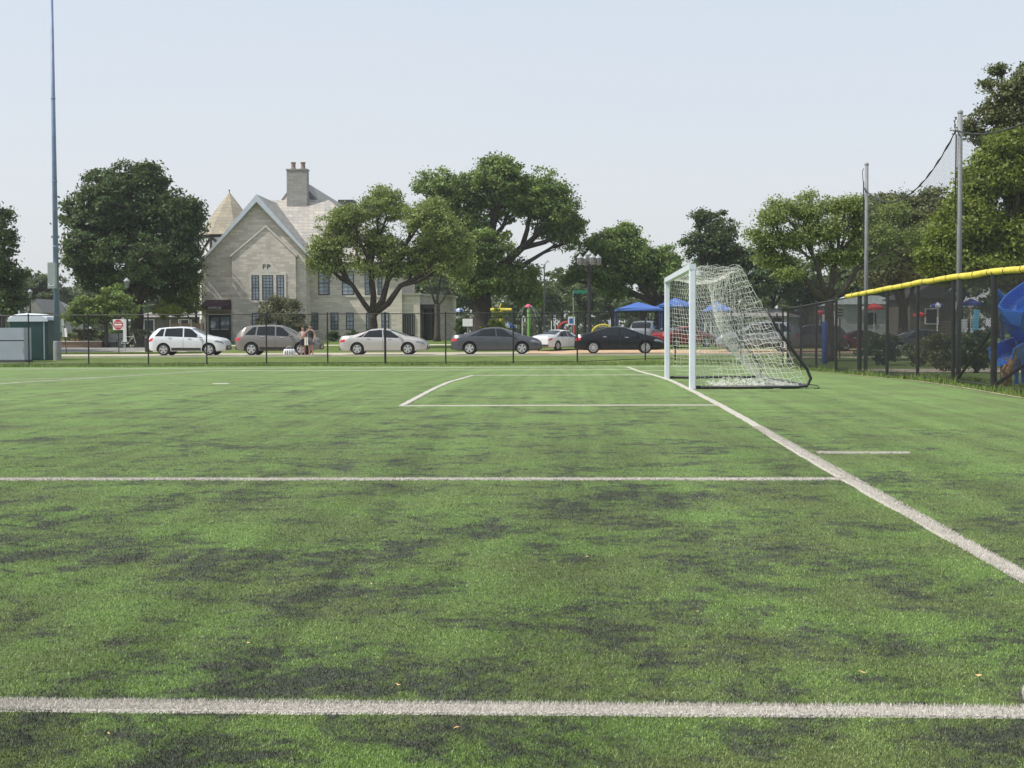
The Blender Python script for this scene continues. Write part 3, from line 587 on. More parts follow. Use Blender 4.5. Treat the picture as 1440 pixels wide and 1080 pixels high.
# turret with conical slate roof
YTU = YB+3.5; tx, tz = P2(355, 214, YTU); el = P2(172, 470, YTU); R = (tx-el[0])*1.04; ze = el[1]
tb = MB(); tb.lathe([(R*1.0, ze), (R*.86, ze+.42), (R*.62, ze+(tz-ze)*.38), (R*.30, ze+(tz-ze)*.72), (.03, tz)], (tx, YTU, 0), 8, a0=rad(22.5)); tr2 = tb.build('turret_roof', SLATEY, BLD, True)
MB().tube([(tx, YTU, tz-.1), (tx, YTU, tz+.25)], [.05, .02], 6).lathe([(.02, 0), (.08, .06), (.02, .14)], (tx, YTU, tz+.1), 8).build('finial', FRAME, tr2, True)
MB().lathe([(R*.93, gz), (R*.93, ze-.02)], (tx, YTU, 0), 8, a0=rad(22.5)).build('turret_wall', PLAST, BLD, True)
tm = MB(); zlo = P2(180, 600, YTU)[1]
for k in range(8):
    a, c = rad(22.5+45*k), rad(67.5+45*k); r_ = R*.945; A_, B_ = (tx+r_*math.cos(a), YTU+r_*math.sin(a)), (tx+r_*math.cos(c), YTU+r_*math.sin(c))
    for p0, p1 in (((*A_, zlo), (*A_, ze)), ((*A_, ze-.12), (*B_, ze-.12)), ((*A_, zlo+.1), (*B_, ze-.2)), ((*B_, zlo+.1), (*A_, ze-.2)), ((*A_, zlo), (*B_, zlo))): tm.tube([p0, p1], .10, 4)
tm.build('timber_framing', TIMBER, BLD, True)
# main roof behind (ridge parallel to the facade), wing walls
YW = YB+2.2; wr = X(600, YW); wz = gz+.02
ev = P2(900, 622, YW)[1]; xr0 = P2(560, 258, YW+5)[0]; ridz = P2(700, 258, YW+5)[1]; xr1 = P2(930, 258, YW+5)[0]
xe2 = X(566, YW)
MB().prism([(Rb+.002, wz), (xe2, wz), (xe2, ev), (Rb+.002, ev)], YW, YW+9.5).build('wing_wall', STONE3, BLD, True)
rf = MB(); e = .35
V = [(Rb-3, YW-e, ev-.02), (xe2+e, YW-e, ev-.02), (xr1, YW+5, ridz), (xr0, YW+5, ridz), (xr0, YW+10, ev-.02), (xe2+e, YW+10, ev-.02)]
V = V+[(a, b_, c-.15) for a, b_, c in V]
rf.add(V, [(0, 1, 2, 3), (1, 5, 2), (2, 5, 4, 3), (6, 9, 8, 7), (7, 8, 11), (8, 9, 10, 11), (0, 6, 7, 1), (1, 7, 11, 5), (0, 3, 9, 6), (3, 4, 10, 9)])
rf.build('wing_roof', SLATE, BLD, True)
MB().tube([(Rb+.1, YW-e-.06, ev-.05), (xe2+e, YW-e-.06, ev-.05)], .08, 6).build('gutter', TIMBER, BLD, True)
for a, c, t, bo in ((868, 933, 672, 810), (1005, 1075, 672, 810), (1138, 1166, 672, 810), (1212, 1240, 672, 810), (820, 865, 912, 1013), (937, 983, 912, 1013), (1027, 1072, 912, 1013), (1143, 1175, 912, 1013), (1233, 1278, 912, 1013)):
    window(P2(a, 0, YW)[0], P2(c, 0, YW)[0], P2(a, bo, YW)[1], P2(a, t, YW)[1], YW-.001, 2, 3 if t < 800 else 2, trim=True)
# rear block with chimney and hip
YR = YW+5.6; g0, g1, g2 = P2(640, 258, YR), P2(752, 128, YR), P2(872, 266, YR); h1 = P2(1035, 300, YR+8); hb = P2(990, 420, YR+8)
rv = [(g0[0], YR, g0[1]-.3), (g1[0], YR, g1[1]), (g2[0]+.2, YR, g2[1]-.2), (P2(1020, 420, YR+2)[0], YR+1, P2(1020, 420, YR)[1]), (h1[0], YR+9, h1[1]), (g1[0], YR+7, g1[1]), (g0[0], YR+9, g0[1]-.3), (h1[0]+1.5, YR+9, hb[1])]
MB().add(rv, [(0, 2, 1), (1, 2, 3, 4, 5), (0, 1, 5, 6), (3, 7, 4), (4, 7, 6, 5), (0, 6, 7, 3, 2)]).build('rear_roof', SLATED, BLD, True)
gw = MB(); gw.prism([(g0[0]+.5, ridz-1), (g2[0]-.5, ridz-1), (g2[0]-.5, g2[1]-.1), (g1[0], g1[1]-.45), (g0[0]+.5, g0[1]-.1)], YR-.25, YR-.02); gw.build('rear_gable', STONE, BLD, True)
c0, c1z = P2(697, 90, YR-.6); c1, _ = P2(814, 90, YR-.6)
ch = MB(); ch.box(c0, c1, YR-1.2, YR-.26, ridz-1.2, c1z); ch.box(c0-.06, c1+.06, YR-1.26, YR-.20, c1z, c1z+.10); cho = ch.build('chimney', ashlar('grey_ashlar', (.36, .345, .32) ,(.27, .26, .24)), BLD, True) if True else ch.build('chimney', STONE2, BLD, True)
for cc in (729, 785):
    pt = MB(); x_ = P2(cc, 0, YR-.7)[0]; pt.lathe([(.24, 0), (.24, .1), (.19, .15), (.18, .50), (.23, .55), (.23, .62)], (x_, YR-.7, c1z+.09), 10)
    pt.build('chimney_pot', mat('terracotta', (.24, .17, .14), .8, var=.2, scale=4), cho, True)
q0, q1z = P2(985, 256, YR+9); q1, q0z = P2(1076, 300, YR+9); MB().box(q0, q1, YR+9.1, YR+11, q0z-3, q1z).build('roof_box', mat('dark_box', (.06, .06, .065), .7), BLD, True)
# low flat roofed part with recessed entrance
YL = YW+.3; l0, l1, l2 = xe2+.002, X(591, YL), X(637, YL+7); lz = Z(580, 415, YL)
lw = MB(); lw.slab([(l0, YL), (l1, YL), (l1, YL+2.0), (l2, YL+7.5), (l2, YL+11), (l0, YL+11)], wz, lz); lw.build('annex_wall', STONE3, BLD, True)
MB().slab([(l0, YL-.12), (l1+.12, YL-.12), (l1+.15, YL+2.0), (l2+.15, YL+7.4), (l2+.15, YL+11.1), (l0, YL+11.1)], lz+.001, lz+.16).build('parapet', TRIM, BLD, True)
MB().slab([(l1+.02, YL+.3), (X(617, YL), YL+.3), (X(619, YL+3), YL+3.2), (l1+.02, YL+1.9)], Z(600, 434, YL), Z(600, 428, YL)).build('canopy', TIMBER, BLD, True)
en = MB()
for xx in (l1+.2, X(606, YL), X(616, YL)): en.box(xx-.1, xx+.1, YL+.5, YL+.7, wz, Z(600, 434.3, YL))
en.box(l1+.1, X(617, YL), YL+1.4, YL+1.6, wz, Z(600, 434.3, YL)); en.build('entrance_screen', mat('black_door', (0, 0, 0)), BLD, True)
gr = MB(); g0x, g1x = X(561, YL), X(584, YL); gt, gb = Z(570, 442, YL), wz+.4
gr.box(g0x, g1x, YL-.03, YL-.003, gb, gt); gro = gr.build('window', FRAME, BLD, True)
gb_ = MB()
for k in range(7): xx = g0x+.08+(g1x-g0x-.16)*k/6; gb_.box(xx-.035, xx+.035, YL-.09, YL-.032, gb+.1, gt-.08)
gb_.build('pane', mat('grey_louvre', (.16, .16, .155), .6), gro, True)
# small rear structures: white roof vent behind annex
# ---------------------------------------------------------------- chain link fences
def mesh_wires(b, p0, p1, zb0, zb1, h, sp=.0707, w=.002, rowgap=None):
    """diagonal wires filling the panel from p0 to p1 (plan points), foot heights zb0, zb1"""
    p0, p1 = Vector(p0), Vector(p1); Lh = (p1-p0).length; d = (p1-p0)/Lh; nrm = Vector((-d.y, d.x))
    def P(s, t, o): q = p0+d*s+nrm*o; return (q.x, q.y, zb0+(zb1-zb0)*s/Lh+t)
    for sg, o in ((1, .004), (-1, -.004)):
        k = -h if sg > 0 else 0; end = Lh if sg > 0 else Lh+h
        while k < end:
            s0, t0, s1, t1 = (k, 0, k+h, h) if sg > 0 else (k, 0, k-h, h)
            def clip(s0, t0, s1, t1):
                ds, dt = s1-s0, t1-t0; u0, u1 = 0, 1
                for lo_, sgn in ((0, 1), (Lh, -1)):
                    if ds*sgn > 0: u0 = max(u0, (lo_-s0)/ds)
                    else: u1 = min(u1, (lo_-s0)/ds)
                return (s0+ds*u0, t0+dt*u0, s0+ds*u1, t0+dt*u1) if u1 > u0 else None
            r = clip(s0, t0, s1, t1)
            if r:
                s0, t0, s1, t1 = r; a, c, e_ = P(s0-w, t0, o), P(s0+w, t0, o), P(s0, t0, o+w*1.7); A2, C2, E2 = P(s1-w, t1, o), P(s1+w, t1, o), P(s1, t1, o+w*1.7)
                b.add([a, c, e_, A2, C2, E2], [(0, 1, 4, 3), (1, 2, 5, 4), (2, 0, 3, 5)])
            k += sp
def fence(label, pts, h, r_post, r_rail, wire, name='chain_link_fence', sp=.0707, extra=None, heights=None, bottom=True):
    x0, y0 = pts[0]; root = thing(name, label, 'fence', (x0, y0, G(y0)))
    for i, (x, y) in enumerate(pts):
        rp = r_post*(1.5 if extra and i in extra else 1)
        MB().lathe([(rp, -.3), (rp, h-.02), (rp*1.15, h), (rp*1.1, h+.03), (rp*.3, h+.06)], (x, y, G(y)), 8).build('post', BLACK, root, True)
    tr1 = [(x, y, G(y)+h-.03) for x, y in pts]; MB().tube(tr1, r_rail, 6).build('top_rail', BLACK, root, True)
    if bottom: MB().tube([(x, y, G(y)+.08) for x, y in pts], r_rail*.6, 5).build('bottom_wire', BLACK, root, True)
    b = MB()
    for a, c in zip(pts, pts[1:]): mesh_wires(b, a, c, G(a[1])+.03, G(c[1])+.03, h-.07, sp, wire)
    b.build('mesh', BLACK, root, True); return root
YF = 65.0
cols = [-130, -45, 41, 125, 209, 291, 375, 461, 542, 627, 722, 812]
FP = [(X(c, YF), YF) for c in cols]; FP += [(X(908, 68), 68.2), (X(951, 68), 68.6), (X(1042, 64), 64.0), (X(1101, 55.5), 55.5)]
fence('long black chain link fence behind the field along the grass verge', FP, 2.42, .036, .026, .0016, extra={8}, sp=.085)
sidey = [55.5, 52.4, 49.2, 45.6, 42.0, 38.4, 35.1, 31.9, 28.9, 25.8, 22.6]
SX = 8.87; SP = [(SX, y) for y in sidey]
SF = fence('black chain link fence with yellow cap running along the right side of the field', SP, 2.42, .046, .028, .0036, sp=.0707, extra={4, 8})
r = random.Random(5); ys = np.arange(21.0, 44.2, .45)
cap = [(SX+r.uniform(-.006, .006), y, G(y)+2.42+.02+r.uniform(-.006, .006)-.008*math.sin((y-22.6)/3.15*math.pi)**2) for y in ys]
MB().tube(cap, [.070+r.uniform(-.003, .003) for _ in cap], 12).build('yellow_cap', YEL, SF, True, smooth=True)
for k_, y in enumerate(np.arange(22.9, 44, 1.05)):
    MB().tube([(SX+.076*math.cos(a), y, G(y)+2.438+.076*math.sin(a)) for a in np.linspace(0, 2*math.pi, 13)], .006, 4, False).build('cap_tie', BLACK, SF, True)
MB().tube([(SX+.05, 28.9, G(28.9)+1.35), (SX+.1, 32, G(32)+.05)], .03, 8).tube([(SX+.05, 28.9, G(28.9)+.1), (SX+1.3, 26.0, G(26)+1.75)], .04, 8).build('brace', BLACK, SF, True)
# pool fence further back, plain black pickets
PF = thing('pool_fence', 'black picket fence round the play area behind the parked cars', 'fence', (X(690, 101), 101, G(101)))
pb = MB(); xx = X(688, 101); xe = X(1110, 101); k = 0
while xx < xe:
    if k % 18 == 0: MB().cbox((xx, 101, G(101)), .10, .10, 2.15).build('post', BLACK, PF, True)
    else: pb.box(xx-.011, xx+.011, 100.99, 101.01, G(101)+.1, G(101)+2.0)
    xx += .13; k += 1
pb.build('pickets', BLACK, PF, True); MB().box(X(688, 101), xe, 100.975, 101.025, G(101)+1.9, G(101)+1.95).box(X(688, 101), xe, 100.975, 101.025, G(101)+.15, G(101)+.2).build('rail', BLACK, PF, True)
# ---------------------------------------------------------------- netting poles and rope net
POSTG = mat('dull_grey_steel', (.20, .21, .22), .65, .15, var=.15, scale=3); NX = 9.47; NY = [43.9, 33.6, 24.2]; PH = 6.56
for PH, y, lb in zip((6.56, 6.43, 6.4), NY, ('farther of the two tall grey netting poles, behind the start of the yellow cap', 'nearer of the two tall grey netting poles at the right side fence', 'tall grey netting pole just outside the right edge')):
    t = thing('netting_pole', lb, 'pole', (NX, y, G(y)), 0, 'tall poles carrying the ball netting')
    MB().tube([(0, 0, -.3), (0, 0, PH)], [.066, .058], 12).build('shaft', POSTG, t, smooth=True)
    MB().lathe([(.06, 0), (.072, .01), (.072, .05), (.03, .09)], (0, 0, PH), 12).build('cap', GALV, t)
    MB().tube([(-.11, 0, PH-.5), (-.13, 0, PH-.18), (-.09, 0, PH-.1)], .012, 5).tube([(-.1, -.02, PH-.5), (-.11, -.02, PH-2.6)], .018, 5).build('pulley_cord', BLACK, t)
def netting(label, ya, yb, za, zb, sag):
    root = thing('ball_netting', label, 'net', (NX, ya, G(ya)+2.4)); n = 40; P = []
    for i in range(n+1):
        t = i/n; y = ya+(yb-ya)*t; u = t; z = za+(zb-za)*u-sag*4*u*(1-u); P.append((NX-.1+.008*math.sin(i*2.2), y, z))
    MB().tube(P, [.021+.008*math.sin(i*1.9) for i in range(n+1)], 6).build('rope', BLACK, root, True, smooth=True)
    b = MB(); m_ = 60
    def rz(t): return za+(zb-za)*t-sag*4*t*(1-t)
    for k in range(1, 46):                                      # drooping rows
        pts = []
        for i in range(0, 21):
            t = i/20; z1 = rz(t); z0 = G(ya+(yb-ya)*t)+.1; zz = z1-k*.10
            if zz < z0: break
            pts.append((NX-.1, ya+(yb-ya)*t, zz))
        if len(pts) > 1: b.tube(pts, .0017, 3, False)
    for i in range(0, 96):
        t = i/96; b.tube([(NX-.1, ya+(yb-ya)*t, rz(t)), (NX-.1, ya+(yb-ya)*t, G(ya+(yb-ya)*t)+.1)], .0017, 3, False)
    b.build('mesh', BLACK, root, True)
netting('sagging black rope net hung between the two tall grey poles', NY[0], NY[1], G(43)+5.85, G(33)+6.02, .98)
netting('sagging black rope net running off the right edge from the nearer pole', NY[1], NY[2], G(33)+6.02, G(24)+5.95, .5)
# ---------------------------------------------------------------- goal
def goal():
    root = thing('soccer_goal', 'white soccer goal with loose white net and black rear frame', 'goal', (GX+.05, YG0, G(YG0)))
    H = 2.54; pw = .06; z0, z1 = G(YG0), G(YG1); zt = max(z0, z1)+H; gx = GX+.05
    def post(y, z):
        b = MB(); b.slab([(gx-.05+a, y+c) for a, c in ((.0, -.055), (.10, -.065), (.12, -.055), (.12, .055), (.10, .065), (0, .055), (-.02, .03), (-.02, -.03))], z, zt-.001); return b
    post(YG0, z0).build('goal_post', WHITE, root, True); post(YG1, z1).build('goal_post', WHITE, root, True)
    MB().box(gx-.07, gx+.07, YG0-.066, YG1+.066, zt, zt+.12).build('crossbar', WHITE, root, True)
    zt += .08
    def side(y, z):                                             # black tube: top, bent down and back, curled, along the ground
        return [(gx+.05, y, zt), (gx+.55, y, zt-.01), (gx+1.02, y, zt-.10), (gx+1.30, y, zt-.50), (gx+1.75, y, z+1.35), (gx+2.15, y, z+.78), (gx+2.42, y, z+.42), (gx+2.50, y, z+.22), (gx+2.42, y, z+.07), (gx+2.2, y, z+.04), (gx+.08, y, z+.045)]
    fr = MAT_FR = mat('black_goal_tube', (.015, .016, .02), .45)
    for y, z in ((YG0, z0), (YG1, z1)): MB().tube([(gx+1.55, y, z+1.72)]+side(y, z)[4:], [.02, .028]+[.034]*6, 8).build('side_frame', fr, root, True, smooth=True)
    MB().tube([(gx+2.4, YG0, z0+.08), (gx+2.4, YG1, z1+.08)], .03, 8).build('back_bar', fr, root, True)
    rr = random.Random(9); b = MB(); cw = .0043
    def strands(grid):                                          # grid[i][j] of points: hexagon-like net from jittered lattice
        n, m_ = len(grid), len(grid[0])
        for i in range(n):
            for j in range(m_):
                if j+1 < m_: b.tube([grid[i][j], grid[i][j+1]], cw, 3, False)
                if i+1 < n: b.tube([grid[i][j], grid[i+1][j]], cw, 3, False)
    def jit(p, a=.03): return (p[0]+rr.uniform(-a, a), p[1]+rr.uniform(-a, a), p[2]+rr.uniform(-a, a))
    for y, z, sgn in ((YG0, z0, 1), (YG1, z1, -1)):             # side nets, slack and bellied inwards
        g = []
        for i in range(25):
            v = i/24; zz = z+.03+(zt-z-.03)*v; xb = gx+1.02+(1-v)**1.05*1.45; row = []
            if v > .93: xb = gx+1.02
            nj = 23
            for j in range(nj+1):
                u = j/nj; xx = gx+.07+(xb-gx-.07)*u; sg = math.sin(u*math.pi)*math.sin(min(1, v*1.1)*math.pi)
                row.append(jit((xx, y+sgn*.30*sg, zz-.10*math.sin(u*math.pi)*v*(1.2-v)*2), .027 if sgn > 0 else .012))
            g.append(row)
        strands(g)
    cw = .0027; g = []                                                      # top and back net, blown into the goal
    for i in range(54):
        y = YG0+(YG1-YG0)*i/53; row = []; ey = math.sin(i/53*math.pi)**.6; z = z0+(z1-z0)*i/53
        for j in range(31):
            t = j/30
            if t < .28: q = t/.28; xx, zz = gx+.07+.95*q, zt-(.22*ey*math.sin(q*math.pi*.8))
            else:
                q = (t-.28)/.72; xx = gx+1.02+1.42*q**1.1; zz = zt+(z+.05-zt)*q; xx -= ey*(.62*math.sin(q*math.pi*.85)); zz -= ey*.12*math.sin(q*math.pi)
            row.append(jit((xx, y, max(zz, z+.02)), .03))
        g.append(row)
    strands(g)
    for k in range(640):                                        # surplus net heaped on the turf
        u = rr.random(); y = YG0+.15+rr.random()**1.6*3.2; x = gx+.55+u*1.8; z = G(y)+.015+rr.random()**2*.14*math.sin(u*math.pi)
        a = rr.random()*6.3; L_ = rr.uniform(.06, .16); p2 = (x+math.cos(a)*L_, y+math.sin(a)*L_, max(G(y)+.012, z+rr.uniform(-.05, .05)))
        b.tube([(x, y, z), ((x+p2[0])/2+rr.uniform(-.03, .03), (y+p2[1])/2, (z+p2[2])/2+rr.uniform(0, .05)), p2], .005, 3, False)
    b.build('net', CORD, root, True)
    MB().tube([(gx+2.45, YG0, z0+.1), (gx+2.62, YG0-.05, z0+.08), (gx+2.68, YG0, z0+.01), (gx+2.55, YG0-.1, z0+.01)], .010, 5).build('tether', fr, root, True)
goal()
# ---------------------------------------------------------------- cars
TYRE = mat('tyre_rubber', (.014, .014, .015), .85); RIM = mat('alloy_rim', (.50, .51, .52), .35, .6); TINT = mat('tinted_glass', (.014, .018, .022), .05, spec=.35)
SCREEN = mat('windscreen_glass', (.08, .11, .115), .05, spec=.8); LAMPC = mat('clear_lamp', (.20, .22, .24), .12, spec=.9); LAMPR = mat('red_lamp', (.50, .02, .025), .2, spec=.8)
TRIMB = mat('black_trim', (.018, .018, .02), .5); PLATE = mat('number_plate', (.60, .62, .64), .5); CHROME = mat('chrome_trim', (.6, .6, .6), .15, .9)
def lerp(a, b_, t): return a+(b_-a)*t
def interp(P, x):
    if x <= P[0][0]: return P[0][1]
    for (a, u), (c, v) in zip(P, P[1:]):
        if x <= c:
            t = (x-a)/(c-a) if c > a else 1; return lerp(u, v, t)
    return P[-1][1]
SEDAN = dict(L=4.85, W=1.84, top=[(-2.42, .86), (-2.36, 1.02), (-1.85, 1.07), (-1.62, 1.10), (-1.2, 1.26), (-.75, 1.40), (-.2, 1.455), (.25, 1.43), (.75, 1.27), (1.35, 1.02), (1.7, .955), (2.1, .86), (2.32, .74), (2.42, .60)],
             belt=[(-2.42, .80), (-1.9, .95), (-1.3, .955), (0, .93), (1.2, .885), (1.7, .84), (2.2, .73), (2.42, .55)], wheels=(-1.42, 1.38), wr=.325,
             side=[((-1.50, -1.18), (-.86, -.86), .5), ((-1.12, -.02), (-.82, -.06), 0), ((.05, 1.12), (.0, .42), 0)], ws=(.42, 1.28), rw=(-1.58, -.74), low=.19)
SUV = dict(L=4.58, W=1.86, top=[(-2.29, .95), (-2.22, 1.12), (-1.98, 1.42), (-1.72, 1.60), (-1.2, 1.66), (-.4, 1.69), (.15, 1.655), (.55, 1.50), (1.15, 1.16), (1.5, 1.10), (2.0, 1.0), (2.22, .86), (2.29, .68)],
           belt=[(-2.29, .90), (-1.9, 1.10), (-1.2, 1.09), (0, 1.04), (1.1, 1.0), (1.6, .96), (2.1, .84), (2.29, .62)], wheels=(-1.34, 1.33), wr=.345,
           side=[((-1.88, -1.36), (-1.50, -1.30), 0), ((-1.28, -.2), (-1.22, -.22), 0), ((-.12, 1.0), (-.14, .32), 0)], ws=(.34, 1.10), rw=(-2.20, -1.76), low=.24)
def car(label, loc, rz, paint, spec, name='parked_car', cat='car', group='cars parked beside the field', scale=1.0, rim=None, lower=None, nspokes=5):
    t = thing(name, label, cat, loc, rz, group); t.scale = (scale,)*3
    L_, W = spec['L'], spec['W']; hl = L_/2
    def hw(x): q = min(1, abs(x)/hl); return W/2*(1-.035*q**2-.20*max(0, (q-.80)/.2)**2.2)
    def low(x): q = min(1, abs(x)/hl); return spec['low']+.09*max(0, (q-.8)/.2)**1.5
    def ring(x):
        zt = interp(spec['top'], x); zb = min(interp(spec['belt'], x), zt-.03); zl = low(x); w_ = hw(x); c = max(0, min(1, (zt-zb)/.40)); wr = w_*lerp(.90, .74, c)
        return [(0, zl), (w_*.86, zl), (w_*.965, zl+.07), (w_*.995, lerp(zl, zb, .38)), (w_, lerp(zl, zb, .70)), (w_*.985, zb-.05), (w_*.955, zb), (lerp(w_*.955, wr, .5)+.012*c, lerp(zb, zt-.05, .52)), (wr, zt-.055*max(.3, c)), (wr*.88, zt-.012), (wr*.5, zt+.008), (0, zt+.014)]
    def S(x, u, sgn=-1, off=0.0):
        R_ = ring(x); i = min(int(u), 10); f = u-i; y, z = lerp(R_[i][0], R_[i+1][0], f), lerp(R_[i][1], R_[i+1][1], f)
        dy, dz = R_[i+1][0]-R_[i][0], R_[i+1][1]-R_[i][1]; l_ = math.hypot(dy, dz) or 1
        return (x, sgn*(y+dz/l_*off), z-dy/l_*off)
    xs = [-hl+.0, -hl+.02, -hl+.07]+list(np.linspace(-hl+.14, hl-.14, 58))+[hl-.07, hl-.02, hl]
    b = MB(); vs = []
    for x in xs:
        R_ = ring(x); vs += [(x, -y, z) for y, z in R_]+[(x, y, z) for y, z in R_[-2:0:-1]]
    K = 22; fs = [(i*K+k, i*K+(k+1) % K, (i+1)*K+(k+1) % K, (i+1)*K+k) for i in range(len(xs)-1) for k in range(K)]
    fs += [tuple(range(K-1, -1, -1)), tuple(range(len(vs)-K, len(vs)))]
    b.add(vs, fs); body = b.build('body', [paint, DARK], t, smooth=True)
    cm = MB(); ar = spec['wr']*1.20
    for wx in spec['wheels']:
        for sg in (-1, 1):
            y0, y1 = (-W/2-.2, -W/2+.30) if sg < 0 else (W/2-.30, W/2+.2); cm.lathe([(ar, y0), (ar, y1)], (wx, 0, spec['wr']), 28, axis='Y')
    co = cm.build('cutter', DARK, t); bm = bmesh.new(); bm.from_mesh(co.data); bmesh.ops.recalc_face_normals(bm, faces=bm.faces); bm.to_mesh(co.data); bm.free()
    bm = bmesh.new(); bm.from_mesh(body.data); bmesh.ops.recalc_face_normals(bm, faces=bm.faces); bm.to_mesh(body.data); bm.free()
    md = body.modifiers.new('arch', 'BOOLEAN'); md.operation = 'DIFFERENCE'; md.object = co; md.solver = 'EXACT'
    me = bpy.data.meshes.new_from_object(body.evaluated_get(bpy.context.evaluated_depsgraph_get())); body.modifiers.clear(); body.data = me; bpy.data.objects.remove(co)
    for p in me.polygons:
        c = p.center
        if abs(c.y) < W/2 and any(math.hypot(c.x-wx, c.z-spec['wr']) < ar*1.02 for wx in spec['wheels']) and abs(p.normal.y) < .98 and abs(c.y) > W/2-.34 and abs(math.hypot(c.x-spec['wheels'][0 if c.x < 0 else 1], c.z-spec['wr'])-ar) < .03 and (abs(p.normal.y) < .15): p.material_index = 1
        elif any(math.hypot(c.x-wx, c.z-spec['wr']) < ar for wx in spec['wheels']) and abs(abs(c.y)-(W/2-.30)) < .02: p.material_index = 1
    me.polygons.foreach_set('use_smooth', [True]*len(me.polygons))
    try: me.set_sharp_from_angle(angle=rad(35))
    except Exception: pass
    def patch(nm, q, m, par, sides=(-1, 1), off=.006, nu=6, nv=4, one=False):
        """q: ((x at bottom, x at bottom end), (x at top, x at top end), u bottom, u top)"""
        (xa, xb), (xc, xd), u0, u1 = q; outs = []
        for sg in sides:
            b = MB(); vs = [S(lerp(lerp(xa, xb, i/nu), lerp(xc, xd, i/nu), j/nv), lerp(u0, u1, j/nv), sg, off) for j in range(nv+1) for i in range(nu+1)]
            b.add(vs, [(j*(nu+1)+i, j*(nu+1)+i+1, (j+1)*(nu+1)+i+1, (j+1)*(nu+1)+i) for j in range(nv) for i in range(nu)]); outs.append(b.build(nm, m, par, smooth=True))
        return outs
    for (bt, tp, tri) in spec['side']: patch('side_window', (bt, tp, 6.12, 7.88), TINT, t)
    def across(nm, x0, x1, m, inset=.0):                      # windscreen / rear window running across the roof line
        b = MB(); n = 7; row = []
        for i in range(n+1):
            x = lerp(x0, x1, i/n); row.append([S(x, u, -1, .007) for u in (8.15, 9, 10, 11)]+[S(x, u, 1, .007) for u in (10, 9, 8.15)])
        vs = [p for r_ in row for p in r_]; b.add(vs, [(i*7+k, i*7+k+1, (i+1)*7+k+1, (i+1)*7+k) for i in range(n) for k in range(6)]); b.build(nm, m, t, smooth=True)
    across('windscreen', *spec['ws'], SCREEN); across('rear_window', *spec['rw'], TINT)
    patch('headlight', ((hl-.62, hl-.10), (hl-.48, hl-.12), 4.35, 5.6), LAMPC, t); patch('tail_light', ((-hl+.03, -hl+.30), (-hl+.05, -hl+.36), 4.3, 5.9), LAMPR, t)
    if spec['L'] in (4.58, 4.72): patch('lower_cladding', ((spec['wheels'][0]+.46, spec['wheels'][1]-.46),)*2+(1.5, 2.6), TRIMB, t, nu=4, nv=2)
    zt_ = interp(spec['belt'], hl)
    g = MB(); g.prism([(hl-.02, .30), (hl+.015, .32), (hl+.03, zt_-.08), (hl-.02, zt_-.02)], -W*.30, W*.30); g.build('grille', TRIMB, t)
    MB().prism([(hl+.018, .40), (hl+.032, .40), (hl+.035, .52), (hl+.02, .52)], -.16, .16).build('number_plate', PLATE, t)
    MB().prism([(-hl-.018, .62), (-hl-.004, .62), (-hl-.004, .74), (-hl-.018, .74)], -.16, .16).build('number_plate', PLATE, t)
    bm_ = MB(); bm_.prism([(hl-.35, low(hl)-.03), (hl+.01, low(hl)-.0), (hl+.02, low(hl)+.12), (hl-.3, low(hl)+.10)], -W*.36, W*.36); bm_.build('bumper', TRIMB, t)
    MB().prism([(-hl+.35, low(-hl)-.03), (-hl-.01, low(-hl)), (-hl-.02, low(-hl)+.14), (-hl+.3, low(-hl)+.10)], -W*.38, W*.38).build('bumper', TRIMB, t)
    for sg in (-1, 1):
        x = spec['ws'][1]-.30; z = interp(spec['belt'], x)+.10; y = sg*(W/2+.10)
        MB().add([(x-.08, y-.10, z-.07), (x+.07, y-.09, z-.05), (x+.07, y+.09, z-.05), (x-.08, y+.10, z-.07), (x-.07, y-.09, z+.08), (x+.03, y-.07, z+.06), (x+.03, y+.07, z+.06), (x-.07, y+.09, z+.08)],
                 [(0, 3, 2, 1), (4, 5, 6, 7), (0, 1, 5, 4), (1, 2, 6, 5), (2, 3, 7, 6), (3, 0, 4, 7)]).build('wing_mirror', paint, t, smooth='auto')
    for bt, tp, _ in spec['side'][1:]:
        for sg in (-1, 1):
            x = bt[0]+.22; p = S(x, 5.0, sg, .012); q = S(x+.2, 5.0, sg, .012); MB().tube([p, q], .018, 5).build('door_handle', CHROME if paint.name != 'dark_grey_paint' else paint, t)
    for x in (spec['side'][0][1][1]+.25 if False else spec['side'][1][0][1]+.03, spec['side'][2][0][1]-.02):
        for sg in (-1, 1):
            MB().tube([S(x, u, sg, .001) for u in (2.2, 3, 4, 5, 6)], .007, 4).build('door_seam', TRIMB, t)
